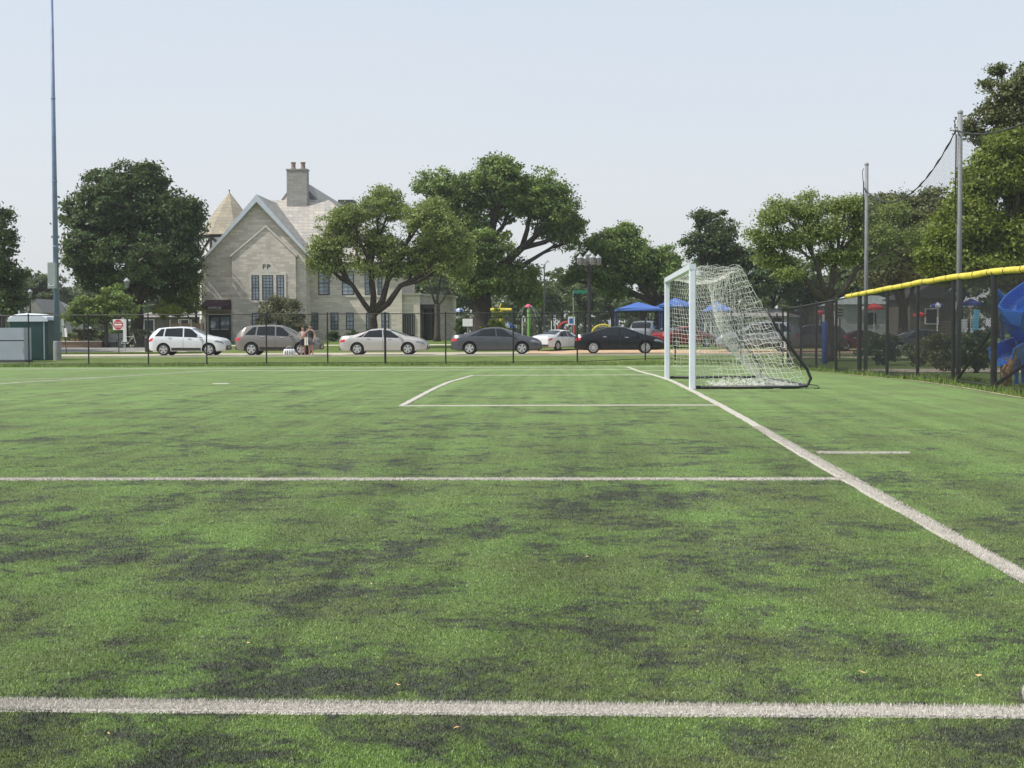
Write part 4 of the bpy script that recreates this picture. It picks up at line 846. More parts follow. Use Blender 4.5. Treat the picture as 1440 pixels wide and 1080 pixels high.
    for wx in spec['wheels']:
        for sg in (-1, 1):
            wr = spec['wr']; yc = sg*(W/2-.13); wb = MB(); wb.lathe([(wr*.62, -.10), (wr*.93, -.10), (wr, -.06), (wr, .06), (wr*.93, .10), (wr*.62, .10)], (wx, yc, wr), 24, axis='Y')
            wo = wb.build('wheel', TYRE, t, smooth='auto'); rb = MB(); yo = yc+sg*.085
            for k in range(nspokes):
                a = 2*math.pi*k/nspokes+.3; ca, sa = math.cos(a), math.sin(a); w0, w1, r0, r1 = .045 if nspokes < 7 else .02, .065 if nspokes < 7 else .028, .04, wr*.64
                P = [(r0, -w0), (r1, -w1), (r1, w1), (r0, w0)]; f_ = [(wx+p*ca-q*sa, wr+p*sa+q*ca) for p, q in P]; rb.prism(f_, yo-.012+sg*.014, yo+.012+sg*.014)
            n = 24
            for r0, r1 in ((wr*.60, wr*.69),):
                for k in range(n):
                    a, c = 2*math.pi*k/n, 2*math.pi*(k+1)/n; rb.prism([(wx+r0*math.cos(a), wr+r0*math.sin(a)), (wx+r1*math.cos(a), wr+r1*math.sin(a)), (wx+r1*math.cos(c), wr+r1*math.sin(c)), (wx+r0*math.cos(c), wr+r0*math.sin(c))], yo+sg*.0, yo+sg*.028)
            rb.lathe([(.075, -.02), (.06, .02)], (wx, yo+sg*.01, wr), 10, axis='Y'); rb.build('rim', rim or RIM, wo)
    return t
def paintm(n, c, metal=.3, rough=.32): return mat(n, c, rough, metal, coat=.35, spec=.4)
PW = paintm('white_paint', (.60, .63, .66), .0, .35); PTI = paintm('warm_grey_paint', (.20, .19, .18), .35); PSI = paintm('silver_paint', (.46, .45, .44), .3); PDG = paintm('dark_grey_paint', (.075, .08, .095), .4); PBK = mat('black_paint', (.006, .007, .011), .25, 0, spec=.3, coat=.12)
PRD = paintm('red_paint', (.22, .012, .018), .1); PMR = paintm('maroon_paint', (.12, .02, .03), .1); PSB = paintm('grey_paint', (.22, .24, .26), .3)
YC = 79.8
def at(px, Y): return (X(px, Y), Y, G(Y)+.012)
def sized(spec, px0, px1, Y): return (X(px1, Y)-X(px0, Y))/spec['L']
import copy
car('white compact suv parked leftmost in the row along the verge', at(268, YC), 0, PW, SUV, scale=sized(SUV, 214, 322, YC))
S2 = copy.deepcopy(SUV); S2['L'] = 4.72; S2['side'][0] = ((-1.80, -1.20), (-1.35, -1.15), 0); S2['side'][1] = ((-1.12, -.1), (-1.07, -.12), 0); S2['side'][2] = ((-.02, 1.0), (-.04, .34), 0)
S2['top'] = [(-2.36, .95), (-2.29, 1.15), (-2.10, 1.42), (-1.80, 1.62)]+S2['top'][4:-1]+[(2.34, .7)]; S2['belt'][0] = (-2.36, .9); S2['wheels'] = (-1.42, 1.38)
car('warm grey suv with the two women standing at its bonnet', at(394, YC), 0, PTI, S2, scale=sized(S2, 336, 453, YC))
car('silver sedan parked under the light green honey locust', at(541.5, YC), 0, PSI, SEDAN, scale=sized(SEDAN, 480, 603, YC)*.99)
car('dark grey sedan parked in front of the tall oak', at(699, YC), 0, PDG, SEDAN, scale=sized(SEDAN, 635, 763, YC)*.985)
car('shiny black sedan parked left of the goal post', at(871, YC+1), 0, PBK, SEDAN, scale=sized(SEDAN, 806, 937, YC+1)*.96, nspokes=10)
car('white sedan seen from behind between the grey and the black sedans', at(785, 89), rad(58), PW, SEDAN, scale=.90)
car('dark suv with pale roof facing away behind the bonnet of the black sedan', at(908, 98), rad(78), PSB, SUV, scale=1.0, nspokes=6)
car('red car seen through the left side of the goal net', at(962, 93), rad(35), PRD, SEDAN, scale=.95)
car('grey blue pickup like suv seen through the middle of the goal net', at(1065, 84), rad(178), PSB, S2, scale=1.08)
car('dark suv half hidden by the blue padded post', at(1137, 84), rad(176), PDG, SUV, scale=.98)
car('maroon car behind the yellow cap start under the red umbrellas', at(1214, 86), rad(2), PMR, SEDAN, scale=.88)
car('dark blue car behind the fence under the right red umbrella', at(1292, 76), rad(182), PDG, SEDAN, scale=.92)
# ---------------------------------------------------------------- people
SKIN = mat('skin', (.40, .22, .16), .6, var=.06, scale=9); HAIRB = mat('dark_hair', (.035, .022, .015), .7, var=.3, scale=60)
def skinned(name, verts, edges, radii, m, parent, sub=2, rootv=0):
    me = bpy.data.meshes.new(name); me.from_pydata(verts, edges, []); o = bpy.data.objects.new(name, me); COL.objects.link(o)
    md = o.modifiers.new('s', 'SKIN'); sv = me.skin_vertices[0].data
    for i, r_ in enumerate(radii): sv[i].radius = (r_, r_) if not isinstance(r_, tuple) else r_
    for i in range(len(verts)): sv[i].use_root = (i == rootv)
    o.modifiers.new('u', 'SUBSURF').levels = sub
    res = bpy.data.meshes.new_from_object(o.evaluated_get(bpy.context.evaluated_depsgraph_get())); o.modifiers.clear(); o.data = res
    for p in res.polygons: p.use_smooth = True
    res.materials.clear(); res.materials.append(m); o.parent = parent; return o
def person(label, loc, rz, h, arms, top_m, bot_m, hair_m, hairlen=.25, dress=False, bun=True, legspread=.09, lean=0):
    t = thing('person', label, 'person', loc, rz, 'women standing beside the warm grey suv'); s = h/1.70; V, E, Rr = [], [], []
    def v(p, r_, par=None):
        V.append((p[0]*s, p[1]*s, p[2]*s)); Rr.append(tuple(q*s for q in r_) if isinstance(r_, tuple) else r_*s)
        if par is not None: E.append((par, len(V)-1))
        return len(V)-1
    pel = v((0, 0, .93), (.15, .11)); wa = v((0, 0, 1.08), (.125, .095), pel); chs = v((lean*.3, 0, 1.27), (.15, .105), wa); nb = v((lean*.5, .0, 1.42), (.075, .07), chs); nk = v((lean*.6, -.005, 1.48), .05, nb)
    hd = v((lean*.7, -.02, 1.56), (.072, .085), nk); hd2 = v((lean*.75, -.015, 1.645), (.07, .085), hd)
    nose = v((lean*.7, -.115, 1.575), .012, hd)
    for sg in (-1, 1):
        ear = v((lean*.7+sg*.078, 0, 1.575), .014, hd)
        hp = v((sg*.085, 0, .86), .095, pel); kn = v((sg*(legspread+.0), -.02, .48), .057, hp); cf = v((sg*(legspread+.005), .02, .34), .054, kn); an = v((sg*(legspread+.01), .01, .075), .034, cf); ft = v((sg*(legspread+.03), -.09, .03), (.035, .028), an); v((sg*(legspread+.035), -.16, .022), (.03, .018), ft)
        sh_ = v((sg*.165+lean*.45, 0, 1.385), .055, nb); el, wrs = arms[0 if sg < 0 else 1]
        e_ = v(el, .038, sh_); w_ = v(wrs, .026, e_)
        d = (Vector(wrs)-Vector(el)).normalized(); side = d.cross(Vector((0, 0, 1)));
        side = side.normalized() if side.length > .1 else Vector((1, 0, 0)); pm = v(tuple(Vector(wrs)+d*.06), (.03, .018), w_)
        for k, (o_, l_) in enumerate(((-.026, .062), (-.009, .075), (.009, .07), (.025, .055))):
            b0 = v(tuple(Vector(wrs)+d*.10+side*o_), .009, pm); b1 = v(tuple(Vector(wrs)+d*(.10+l_*.55)+side*o_*1.1+Vector((0, 0, -.012))), .0085, b0); v(tuple(Vector(wrs)+d*(.10+l_*.95)+side*o_*1.1+Vector((0, 0, -.035))), .007, b1)
        th = v(tuple(Vector(wrs)+d*.045-side*.045*sg), .010, pm); v(tuple(Vector(wrs)+d*.085-side*.06*sg), .008, th)
    skinned('body', V, E, Rr, SKIN, t)
    def shell(nm, rings, m, n=20):                           # closed garment: rings of (z, rx, ry, cx)
        b = MB(); vs = [(s*(cx+rx*math.cos(2*math.pi*k/n)*(1+.03*math.sin(k*2.3))), s*(ry*math.sin(2*math.pi*k/n)-.005), s*z) for z, rx, ry, cx in rings for k in range(n)]
        fs = [(i*n+k, i*n+(k+1) % n, (i+1)*n+(k+1) % n, (i+1)*n+k) for i in range(len(rings)-1) for k in range(n)]; b.add(vs, fs); return b.build(nm, m, t, smooth=True)
    shell('top', [(.98, .175, .135, 0), (1.08, .145, .12, 0), (1.18, .155, .125, lean*.2), (1.28, .172, .135, lean*.3), (1.36, .155, .11, lean*.4), (1.42, .09, .085, lean*.5), (1.43, .07, .07, lean*.5)], top_m)
    shell('skirt' if dress else 'shorts', [(1.04, .15, .12, 0), (.95, .185, .145, 0), (.82, .20, .15, 0), (.70, .22 if dress else .195, .165 if dress else .14, 0), (.60, .235 if dress else .19, .17 if dress else .13, 0)], bot_m)
    hb_ = MB(); hx = lean*.72
    hb_.lathe([(.02, 1.735), (.055, 1.725), (.083, 1.685), (.093, 1.63), (.092, 1.58), (.085, 1.54), (.06, 1.54-hairlen*.3), (.03, 1.54-hairlen)], (0, 0, 0), 14); hb_.v = [((x+hx)*s, (y*.95+.022)*s, z*s) for x, y, z in hb_.v]
    if bun: hb_.lathe([(.01, 1.70), (.045, 1.72), (.055, 1.75), (.04, 1.79), (.01, 1.80)], (0, .02, 0), 10); hb_.v = hb_.v[:-50]+[((x+hx)*s, y*s, z*s) for x, y, z in hb_.v[-50:]]
    hb_.build('hair', hair_m, t, smooth=True)
    for sg in (-1, 1): MB().lathe([(.002, -.011), (.011, 0), (.002, .011)], (sg*.03*s+hx*s, -.098*s, 1.60*s), 8).build('eye', DARK, t)
    MB().box((hx-.022)*s, (hx+.022)*s, -.105*s, -.094*s, 1.528*s, 1.538*s).build('mouth', mat('lip', (.35, .10, .09), .6), t)
    sh = MB()
    for sg in (-1, 1): sh.slab([(s*(sg*(legspread+.03)+a), s*c) for a, c in ((-.04, .04), (.04, .04), (.045, -.17), (.02, -.20), (-.02, -.20), (-.045, -.17))], .0, .022*s)
    sh.build('sandals', mat('tan_leather', (.40, .26, .12), .7), t); return t
YPp = 77.2
person('woman in pale top and black shorts, looking down with folded arms', (X(426.5, YPp), YPp, G(YPp)+.012), rad(28), 1.62, (((-.24, -.02, 1.12), (-.05, -.24, 1.16)), ((.24, -.06, 1.13), (.06, -.26, 1.20))),
       mat('pale_cotton', (.50, .47, .45), .8, var=.2, scale=12), mat('black_cotton', (.015, .015, .02), .8), mat('auburn_hair', (.12, .055, .03), .7), .2, bun=False)
person('taller woman in black tank top and grey skirt with an arm on her friend', (X(438, YPp), YPp-.1, G(YPp)+.012), rad(-20), 1.74, (((-.30, -.10, 1.22), (-.42, -.20, 1.10)), ((.27, .02, 1.13), (.25, -.10, .92))),
       mat('black_cotton', (.015, .015, .02), .8), mat('grey_skirt', (.10, .10, .12), .85), HAIRB, .1, dress=True, bun=True, lean=-.03)
bag = thing('bag', 'white striped bag standing on the verge at the front wheel of the warm grey suv', 'bag', (X(407, 77.0), 77.0, G(77)+.012))
bb_ = MB(); WB = mat('white_canvas', (.62, .64, .66), .8, var=.12, scale=8)
vs = []
for z, sx, sy in ((0, .30, .14), (.05, .33, .17), (.22, .34, .17), (.34, .31, .12), (.38, .27, .05)):
    vs += [(sx*math.copysign(abs(math.cos(a))**.6, math.cos(a)), sy*math.copysign(abs(math.sin(a))**.6, math.sin(a)), z+.015*math.sin(3*a)) for a in np.linspace(0, 2*math.pi, 17)[:-1]]
bb_.add(vs, [(i*16+k, i*16+(k+1) % 16, (i+1)*16+(k+1) % 16, (i+1)*16+k) for i in range(4) for k in range(16)]+[tuple(range(15, -1, -1)), tuple(range(64, 80))]); bb_.build('bag_body', WB, bag, smooth=True)
st = MB()
for x in (-.2, -.07, .07, .2): st.box(x-.02, x+.02, -.182, -.172, .05, .32)
st.build('stripe', mat('slate_stripe', (.08, .10, .12), .8), bag); MB().tube([(-.15, -.1, .33), (-.12, -.12, .48), (0, -.12, .53), (.12, -.12, .48), (.15, -.1, .33)], .012, 6).build('handle', WB, bag)
tw = MB(); tn = 8; vs = [((i/tn-.5)*.22, .02*math.sin(i*1.6)-.0, .45-j*.09) for j in range(6) for i in range(tn+1)]; vs += [(x, y+.03, z) for x, y, z in vs]; q = (tn+1)*6
tw.add(vs, [(j*(tn+1)+i, j*(tn+1)+i+1, (j+1)*(tn+1)+i+1, (j+1)*(tn+1)+i) for j in range(5) for i in range(tn)]+[(q+j*(tn+1)+i+1, q+j*(tn+1)+i, q+(j+1)*(tn+1)+i, q+(j+1)*(tn+1)+i+1) for j in range(5) for i in range(tn)])
to = tw.build('towel', mat('cream_towel', (.66, .63, .54), .9), None); to.location = (X(432.5, YPp), YPp-.32, G(YPp)+.60); tag(to, 'cream towel held between the two women', 'towel')
# ---------------------------------------------------------------- left side: light pole, cabinet, toilet, signs, lamps
YLp = 71.0; t = thing('light_pole', 'very tall blue grey steel floodlight pole with a control box, left of the maple', 'pole', (X(81, YLp), YLp, G(YLp)))
hz = 21.5; MB().tube([(0, 0, 0), (.0, 0, hz)], [.165, .065], 20).build('shaft', POLEM, t, smooth=True)
MB().lathe([(.205, -.3), (.205, .95), (.19, 1.0), (.175, 1.02)], (0, 0, 0), 20).build('concrete_base', mat('base_concrete', (.25, .255, .26), .9, var=.1, scale=3), t, smooth='auto')
bx = MB(); zb0, zb1 = Z(76, 406, YLp)-G(YLp), Z(76, 370, YLp)-G(YLp); bx.cbox((-.10, -.27, zb0), .42, .24, zb1-zb0); bo = bx.build('control_box', GREY, t)
MB().box(-.27, .03, -.400, -.391, zb0+.12, zb0+.26).build('notice', PLATE, bo); MB().box(-.22, -.02, -.405, -.401, zb0+.20, zb0+.24).build('mark', DARK, bo)
for zz in (5.9, 9.3, 13.6): MB().lathe([(.165-.0047*zz, 0), (.182-.0047*zz, .02), (.182-.0047*zz, .08), (.165-.0047*zz, .10)], (0, 0, zz), 16).build('collar', POLEM, t)
MB().box(-.2, .2, -.05, .05, 6.4, 6.52).build('bracket', POLEM, t)
YU = 69.0; u0, u1 = X(4, YU), X(40.5, YU); t = thing('utility_cabinet', 'light grey steel utility cabinet in front of the green porta potty', 'cabinet', ((u0+u1)/2, YU, G(YU)))
wz_ = (u1-u0); hU = Z(20, 461, YU)-G(YU); MB().cbox((0, 0, .12), wz_, .9, hU-.12).build('cabinet_body', mat('cabinet_grey', (.35, .39, .46), .5, var=.06, scale=2), t)
MB().cbox((0, 0, -.1), wz_+.12, 1.0, .22).build('plinth', mat('dark_plinth', (.07, .075, .08), .8), t)
MB().box(-wz_/2+.05, wz_/2-.05, -.458, -.449, hU-.66, hU-.62).build('door_seam', DARK, t); MB().box(wz_/2-.12, wz_/2-.07, -.475, -.449, .5, .68).build('handle', GALV, t)
YT = 71.5; t0, t1 = X(18.5, YT), X(75.5, YT); t = thing('porta_potty', 'dark green portable toilet cabin with domed white roof beside the light pole', 'portable toilet', ((t0+t1)/2, YT, G(YT)))
wt = t1-t0; ht = Z(45, 451, YT)-G(YT); GRN = mat('dark_green_plastic', (.012, .065, .062), .5, var=.1, scale=3)
MB().cbox((0, 0, 0), wt-.12, 1.3, ht).build('cabin', GRN, t)
rfv = MB(); n = 9; vs = []
for i in range(n+1):
    a = math.pi*i/n; x = -wt/2*math.cos(a); z = ht+.02+.36*math.sin(a)**.75
    for y in (-.72, -.6, .6, .72): vs.append((x, y, z-(.07 if abs(y) > .7 else 0)))
rfv.add(vs, [(i*4+k, i*4+k+1, (i+1)*4+k+1, (i+1)*4+k) for i in range(n) for k in range(3)]+[tuple(i*4 for i in range(n+1)), tuple(i*4+3 for i in range(n, -1, -1)), (0, n*4, n*4+3, 3)]); rfv.build('roof', mat('white_plastic', (.60, .64, .72), .4), t, smooth='auto')
MB().box(-.10, wt/2-.30, -.668, -.652, .1, ht-.1).build('door', mat('deep_green_plastic', (.010, .05, .05), .5), t); MB().box(wt/2-.27, wt/2-.2, -.668, -.652, .05, ht-.05).build('corner_trim', GREY, t)
MB().tube([(-.05, -.68, .9), (-.05, -.70, 1.1)], .02, 6).build('handle', GALV, t); MB().tube([(-wt/2+.25, .3, ht+.2), (-wt/2+.25, .3, ht+.55)], .05, 8).build('vent_pipe', GREY, t)
def post_thing(name, label, cat, px, Y, h, r_=.03, m=GALV, group=None):
    t = thing(name, label, cat, (X(px, Y), Y, G(Y)), 0, group); MB().tube([(0, 0, -.2), (0, 0, h)], r_, 8).build('post', m, t); return t
YS = 84.5; cz = Z(167, 456.5, YS)-G(YS); t = post_thing('traffic_sign', 'square white DO NOT ENTER sign with red disc on a thin post', 'sign', 167.5, YS, cz+.3, .03, TRIMB)
SR = mat('sign_red', (.42, .02, .03), .5); SWm = mat('sign_white', (.72, .72, .70), .5); MB().prism([(-.33, cz-.33), (.33, cz-.33), (.33, cz+.33), (-.33, cz+.33)], -.05, -.035).build('sign_board', SWm, t)
MB().lathe([(.31, -.058), (.31, -.052)], (0, 0, cz), 32, axis='Y').build('red_disc', SR, t); MB().box(-.24, .24, -.064, -.0585, cz-.05, cz+.05).build('white_bar', SWm, t)
text_mesh('letters', 'DO NOT', .13, SWm, t, (0, -.062, cz+.10), depth=.002); text_mesh('letters', 'ENTER', .13, SWm, t, (0, -.062, cz-.19), depth=.002)
t = post_thing('sign_post', 'leaning post carrying the backs of two narrow white signs, right of the light pole', 'sign', 94, YS, 2.2, .028, TRIMB); t.rotation_euler = (0, rad(-4), 0)
MB().prism([(-.14, 1.1), (-.02, 1.12), (-.04, 1.75), (-.16, 1.75)], -.05, -.035).build('sign_board', GREY, t); MB().prism([(.0, 1.1), (.16, 1.1), (.14, 1.65), (.0, 1.65)], -.052, -.037).build('sign_board', SWm, t); MB().prism([(-.15, 1.8), (.03, 1.8), (.03, 2.25), (-.15, 2.25)], -.051, -.036).build('sign_board', GREY, t)
t = post_thing('small_sign', 'narrow white upright sign board beside the red disc sign', 'sign', 176.5, 92, 1.9, .03, GREY)
MB().prism([(-.11, .55), (.11, .55), (.11, 2.1), (-.11, 2.1)], -.05, -.032).build('sign_board', SWm, t)
def lantern(label, px, Y, py_top, group='lantern street lamps on the left'):
    h = Z(px, py_top, Y)-G(Y); t = thing('street_lamp', label, 'street lamp', (X(px, Y), Y, G(Y)), 0, group)
    MB().lathe([(.16, -.1), (.16, .3), (.10, .5), (.075, .9), (.06, h-.85), (.09, h-.80), (.05, h-.75)], (0, 0, 0), 12).build('post', BLACK, t, smooth='auto')
    lo = MB().lathe([(.10, 0), (.22, .48), (.20, .50)], (0, 0, h-.75), 8).build('lantern_glass', mat('frosted_glass', (.22, .235, .25), .3), t)
    MB().lathe([(.26, 0), (.24, .06), (.10, .18), (.03, .26)], (0, 0, h-.25), 8).build('lantern_cap', GREY, t); return t
lantern('black lantern street lamp with white glass in front of the big maple', 180, 99, 391)
lantern('dark lantern street lamp in front of the far grey roofed house', 44, 120, 407); lantern('lantern street lamp at the extreme left edge', 1, 96, 428)
# planter, seat walls, bench, bin, bikes
PLB = mat('planter_brick', (.24, .16, .11), .9, var=.25, scale=8)
y_ = 97.6; t = thing('planter', 'long low brick planter with flowers and tall grasses behind the road', 'planter', (X(115, y_), y_, G(y_)))
hw_ = (X(147, y_)-X(84, y_))/2; MB().box(-hw_, hw_, -.5, .9, -.1, .40).build('planter_wall', PLB, t); MB().box(-hw_-.05, hw_+.05, -.55, .95, .401, .47).build('coping', TRIM, t)
leaf_mesh('grasses', [(-hw_*.3, .2, .85), (hw_*.3, .2, .8), (hw_*.75, .2, .6)], [(hw_*.4, .4, .5), (hw_*.35, .4, .45), (hw_*.3, .4, .3)], LF_GRY, 2600, .16, t, clump=.2, world=False)
leaf_mesh('flowers', [(0, -.1, .52)], [(hw_*.95, .3, .12)], leaf_mat('flower_petals', (.35, .16, .04), (.5, .42, .20)), 420, .10, t, clump=.15, world=False)
t = thing('planter', 'dark low planter box under the round shrub at the maple foot', 'planter', (X(207, y_), y_, G(y_))); MB().cbox((0, 0, -.1), 1.75, .8, .55).build('planter_wall', mat('dark_stone', (.07, .065, .06), .9), t); MB().cbox((0, 0, .451), 1.82, .86, .05).build('coping', mat('dark_stone', (0, 0, 0)), t)
t = thing('bench', 'grey slatted seat wall end behind the do not enter sign', 'bench', (X(162, y_), y_, G(y_))); MB().cbox((0, 0, 0), 1.2, .12, 1.0).build('backrest', mat('grey_board', (.28, .28, .27), .8, var=.1, scale=4), t); MB().cbox((0, -.3, .38), 1.2, .5, .07).build('seat', mat('grey_board', (0, 0, 0)), t)
for sx in (-.5, .5): MB().cbox((sx, -.28, 0), .08, .42, .38).build('leg', GREY, t)
def bike(label, px, Y, frame_m):
    t = thing('bicycle', label, 'bicycle', (X(px, Y), Y, G(Y)), rad(12), 'bicycles parked by the maple'); w_ = MB(); 
    for xx in (-.5, .5):
        o = MB(); o.tube([(xx+.33*math.cos(a), 0, .34+.33*math.sin(a)) for a in np.linspace(0, 2*math.pi, 21)], .02, 5)
        for k in range(6): a = k*math.pi/6; o.tube([(xx-.33*math.cos(a), 0, .34-.33*math.sin(a)), (xx+.33*math.cos(a), 0, .34+.33*math.sin(a))], .003, 3)
        o.build('wheel', TYRE, t)
    f = MB(); 
    for p, q in (((-.5, 0, .34), (-.05, 0, .30)), ((-.05, 0, .30), (.35, 0, .82)), ((-.18, 0, .80), (.35, 0, .82)), ((-.05, 0, .30), (-.2, 0, .92)), ((-.5, 0, .34), (-.18, 0, .80)), ((.5, 0, .34), (.33, 0, .98))): f.tube([p, q], .018, 6)
    f.build('frame', frame_m, t); MB().tube([(.30, -.25, 1.0), (.33, 0, .98), (.30, .25, 1.0)], .014, 6).build('handlebar', GALV, t); MB().box(-.33, -.08, -.06, .06, .92, .97).build('saddle', TRIMB, t)
bike('pale framed bicycle leaning beside the narrow white sign', 181, 96, SWm); bike('dark bicycle parked just left of the round shrub', 191, 96.5, TRIMB)
t = thing('litter_bin', 'black litter bin just behind the tail of the white suv', 'bin', (X(210, 88), 88, G(88))); MB().lathe([(.22, 0), (.27, .1), (.28, .85), (.30, .88), (.30, .93)], (0, 0, 0), 14).build('bin_body', TRIMB, t); MB().lathe([(.30, 0), (.24, .14), (.08, .2)], (0, 0, .931), 14).build('lid', TRIMB, t)
YI = 86.0; isl = MB(); pl = [(X(150, YI)+6.2*math.cos(a)*(1.0), 85.9+1.25*math.sin(a)) for a in np.linspace(0, 2*math.pi, 33)[:-1]]
isl.slab(pl, G(85)+.0, G(86)+.10); tag(isl.build('grass_island', LAWN, keep=True), kind='structure')
t = thing('pedestrian_railing', 'pale wooden gate posts and wall behind the yellow green young tree', 'fence', (X(262, 103), 103, G(103)))
for k in range(4): MB().cbox((k*.8-1.2, 0, 0), .12, .12, 1.9).build('post', mat('pale_wood', (.36, .30, .22), .8), t)
MB().box(-1.3, 1.4, .062, .1, .3, 1.6).build('panel', mat('brown_boards', (.20, .14, .10), .85, var=.2, scale=5), t)
# far houses
def house(label, px, Y, wpx, py_eave, py_ridge, wall_m, roof_m, gable=True, name='house', cat='house'):
    sc = Y/F; wd = wpx*sc; z0 = G(Y); he = Z(px, py_eave, Y)-z0; hr = Z(px, py_ridge, Y)-z0; t = thing(name, label, cat, (X(px, Y), Y, z0)); dp = 8
    MB().box(-wd/2, wd/2, 0, dp, -.1, he).build('wall', wall_m, t)
    r_ = MB()
    if gable: r_.prism([(-wd/2-.4, he), (wd/2+.4, he), (0, hr)], -.4, dp+.4)
    else: r_.add([(-wd/2-.4, -.4, he), (wd/2+.4, -.4, he), (wd/2+.4, dp+.4, he), (-wd/2-.4, dp+.4, he), (-wd/2+1.5, dp/2, hr), (wd/2-1.5, dp/2, hr)], [(0, 1, 5, 4), (1, 2, 5), (2, 3, 4, 5), (3, 0, 4), (0, 3, 2, 1)])
    r_.build('roof', roof_m, t)
    for k in range(max(1, int(wd/3))):
        x = -wd/2+(k+.5)*wd/max(1, int(wd/3)); f = MB().box(x-.55, x+.55, -.06, -.001, he*.35, he*.35+1.3).build('window', PLAST, t); MB().box(x-.45, x+.45, -.075, -.061, he*.35+.1, he*.35+1.2).build('pane', TINT, f)
    return t
RG = mat('far_grey_shingle', (.22, .21, .20), .9, var=.15, scale=3); SDG = mat('pale_siding', (.42, .43, .42), .8, var=.06, scale=2)
house('far pale house with steep grey gable between left tree and light pole', 50, 165, 20, 440, 420, SDG, RG); house('far house with long low grey roof just left of the light pole', 66, 175, 44, 440, 423, SDG, RG, False)
house('low brown garden building behind the maple trunk and shrubs', 235, 135, 100, 446, 436, mat('brown_wall', (.13, .11, .10), .9, var=.15, scale=2), RG, False, 'garden_building', 'building')
house('white pool building behind the fence, under the airy locust', 1225, 125, 90, 428, 414, mat('white_wall', (.55, .57, .58), .8), mat('pale_green_roof', (.38, .44, .42), .6), False, 'pool_building', 'building')
house('long low grey pool house behind the goal net', 1062, 128, 120, 446, 434, SDG, RG, False, 'pool_building', 'building')
house('dark brown house roof rising behind the fence between the netting poles', 1310, 110, 60, 420, 398, mat('brown_wall', (0, 0, 0)), mat('dark_shingle', (.06, .055, .06), .9), True)
# ---------------------------------------------------------------- right side: lamps, signs, play area
YLm = 89.0; t = thing('street_lamp', 'ornate black street lamp with a cluster of five globe lanterns', 'street lamp', (X(829, YLm), YLm, G(YLm)))
h5 = Z(829, 376, YLm)-G(YLm); MB().lathe([(.30, -.1), (.30, .25), (.22, .45), (.18, 1.0), (.13, 1.2), (.105, h5), (.14, h5+.02), (.05, h5+.35)], (0, 0, 0), 14).build('post', BLACK, t, smooth='auto')
for k, a in enumerate((rad(20), rad(110), rad(200), rad(290), None)):
    cxx, cyy, zz = (0, 0, h5+.35) if a is None else (.62*math.cos(a), .62*math.sin(a), h5+.12)
    if a is not None: MB().tube([(0, 0, h5-.25), (cxx*.5, cyy*.5, h5-.35), (cxx, cyy, h5-.1), (cxx, cyy, zz)], .035, 6).build('arm', BLACK, t, smooth=True)
    lo = MB().lathe([(.11, 0), (.20, .12), (.21, .42), (.17, .46)], (cxx, cyy, zz), 12).build('lantern', mat('frosted_glass', (0, 0, 0)), t, smooth='auto')
    MB().lathe([(.23, .46), (.20, .52), (.09, .62), (.03, .72)], (cxx, cyy, zz), 12).build('lantern_cap', GREY, lo, smooth='auto')
    rb = MB()
    for q in range(6): an = q*math.pi/3; rb.tube([(cxx+.205*math.cos(an), cyy+.205*math.sin(an), zz+.1), (cxx+.215*math.cos(an), cyy+.215*math.sin(an), zz+.45)], .012, 4)
    rb.build('lantern_rib', BLACK, lo)
YSg = 92.0; hg = Z(816, 411, YSg)-G(YSg); t = post_thing('street_name_sign', 'green street name blades on a thin post left of the five globe lamp', 'sign', 806.5, YSg, hg+.1, .03, GALV)
MB().box(0, 1.05, -.02, .02, hg-.08, hg+.13).build('sign_blade', mat('sign_green', (.01, .16, .10), .5), t); MB().box(-.02, .02, -.4, .4, hg-.32, hg-.12).build('sign_blade', mat('sign_green', (0, 0, 0)), t)
YTl = 96; hh = Z(766, 372, YTl)-G(YTl); t = post_thing('tall_lamp', 'tall thin grey lamp post with small curved head against the sky', 'lamp post', 766, YTl, hh, .05, mat('dark_grey_steel', (.06, .065, .07), .5))
MB().tube([(0, 0, hh-.6), (.05, 0, hh), (.22, 0, hh+.25), (.34, 0, hh+.15)], .05, 6).build('lamp_head', GREY, t); MB().cbox((.25, 0, hh-2.7), .32, .2, .3).build('loudspeaker', TRIMB, t)
t = post_thing('notice_sign', 'small blank white notice board on a thin post beside the dark upright shrub', 'sign', 658, 90, 2.05, .03, GALV); wv = (X(664, 90)-X(650, 90))/2
MB().prism([(-wv, 1.55), (wv, 1.55), (wv, 2.05), (-wv, 2.05)], -.05, -.032).build('sign_board', SWm, t)
# water play things
YY = 104
zt = Z(705, 436, YY)-G(YY); t = thing('spray_bar', 'yellow T shaped water spray bar above the dark grey sedan', 'play equipment', (X(705, YY), YY, G(YY)))
MB().tube([(0, 0, 0), (0, 0, zt-.9)], .15, 10).build('base_pole', mat('pale_blue_pipe', (.30, .42, .46), .5), t); MB().tube([(0, 0, zt-.89), (0, 0, zt-.06)], .13, 10).build('upper_pole', YEL, t); MB().tube([(-.8, 0, zt), (-.7, 0, zt+.02), (.7, 0, zt+.02), (.8, 0, zt)], .12, 8).build('crossbar', YEL, t)
MB().tube([(-.12, .1, zt+.1), (-.05, .1, zt+.35), (.02, .1, zt+.5)], .05, 6).build('jet', YEL, t)
zt = Z(743, 431, YY)-G(YY); t = thing('spray_flower', 'green spray pole with pink flower top and thin drooping jets', 'play equipment', (X(743.5, YY), YY, G(YY)))
MB().tube([(0, 0, 0), (.03, 0, zt*.5), (0, 0, zt-.15)], .12, 10).build('pole', mat('lime_pipe', (.22, .48, .10), .5), t); MB().lathe([(.08, 0), (.26, .1), (.20, .25), (.05, .33)], (0, 0, zt-.15), 10).build('flower_head', mat('pink_plastic', (.65, .08, .18), .4), t)
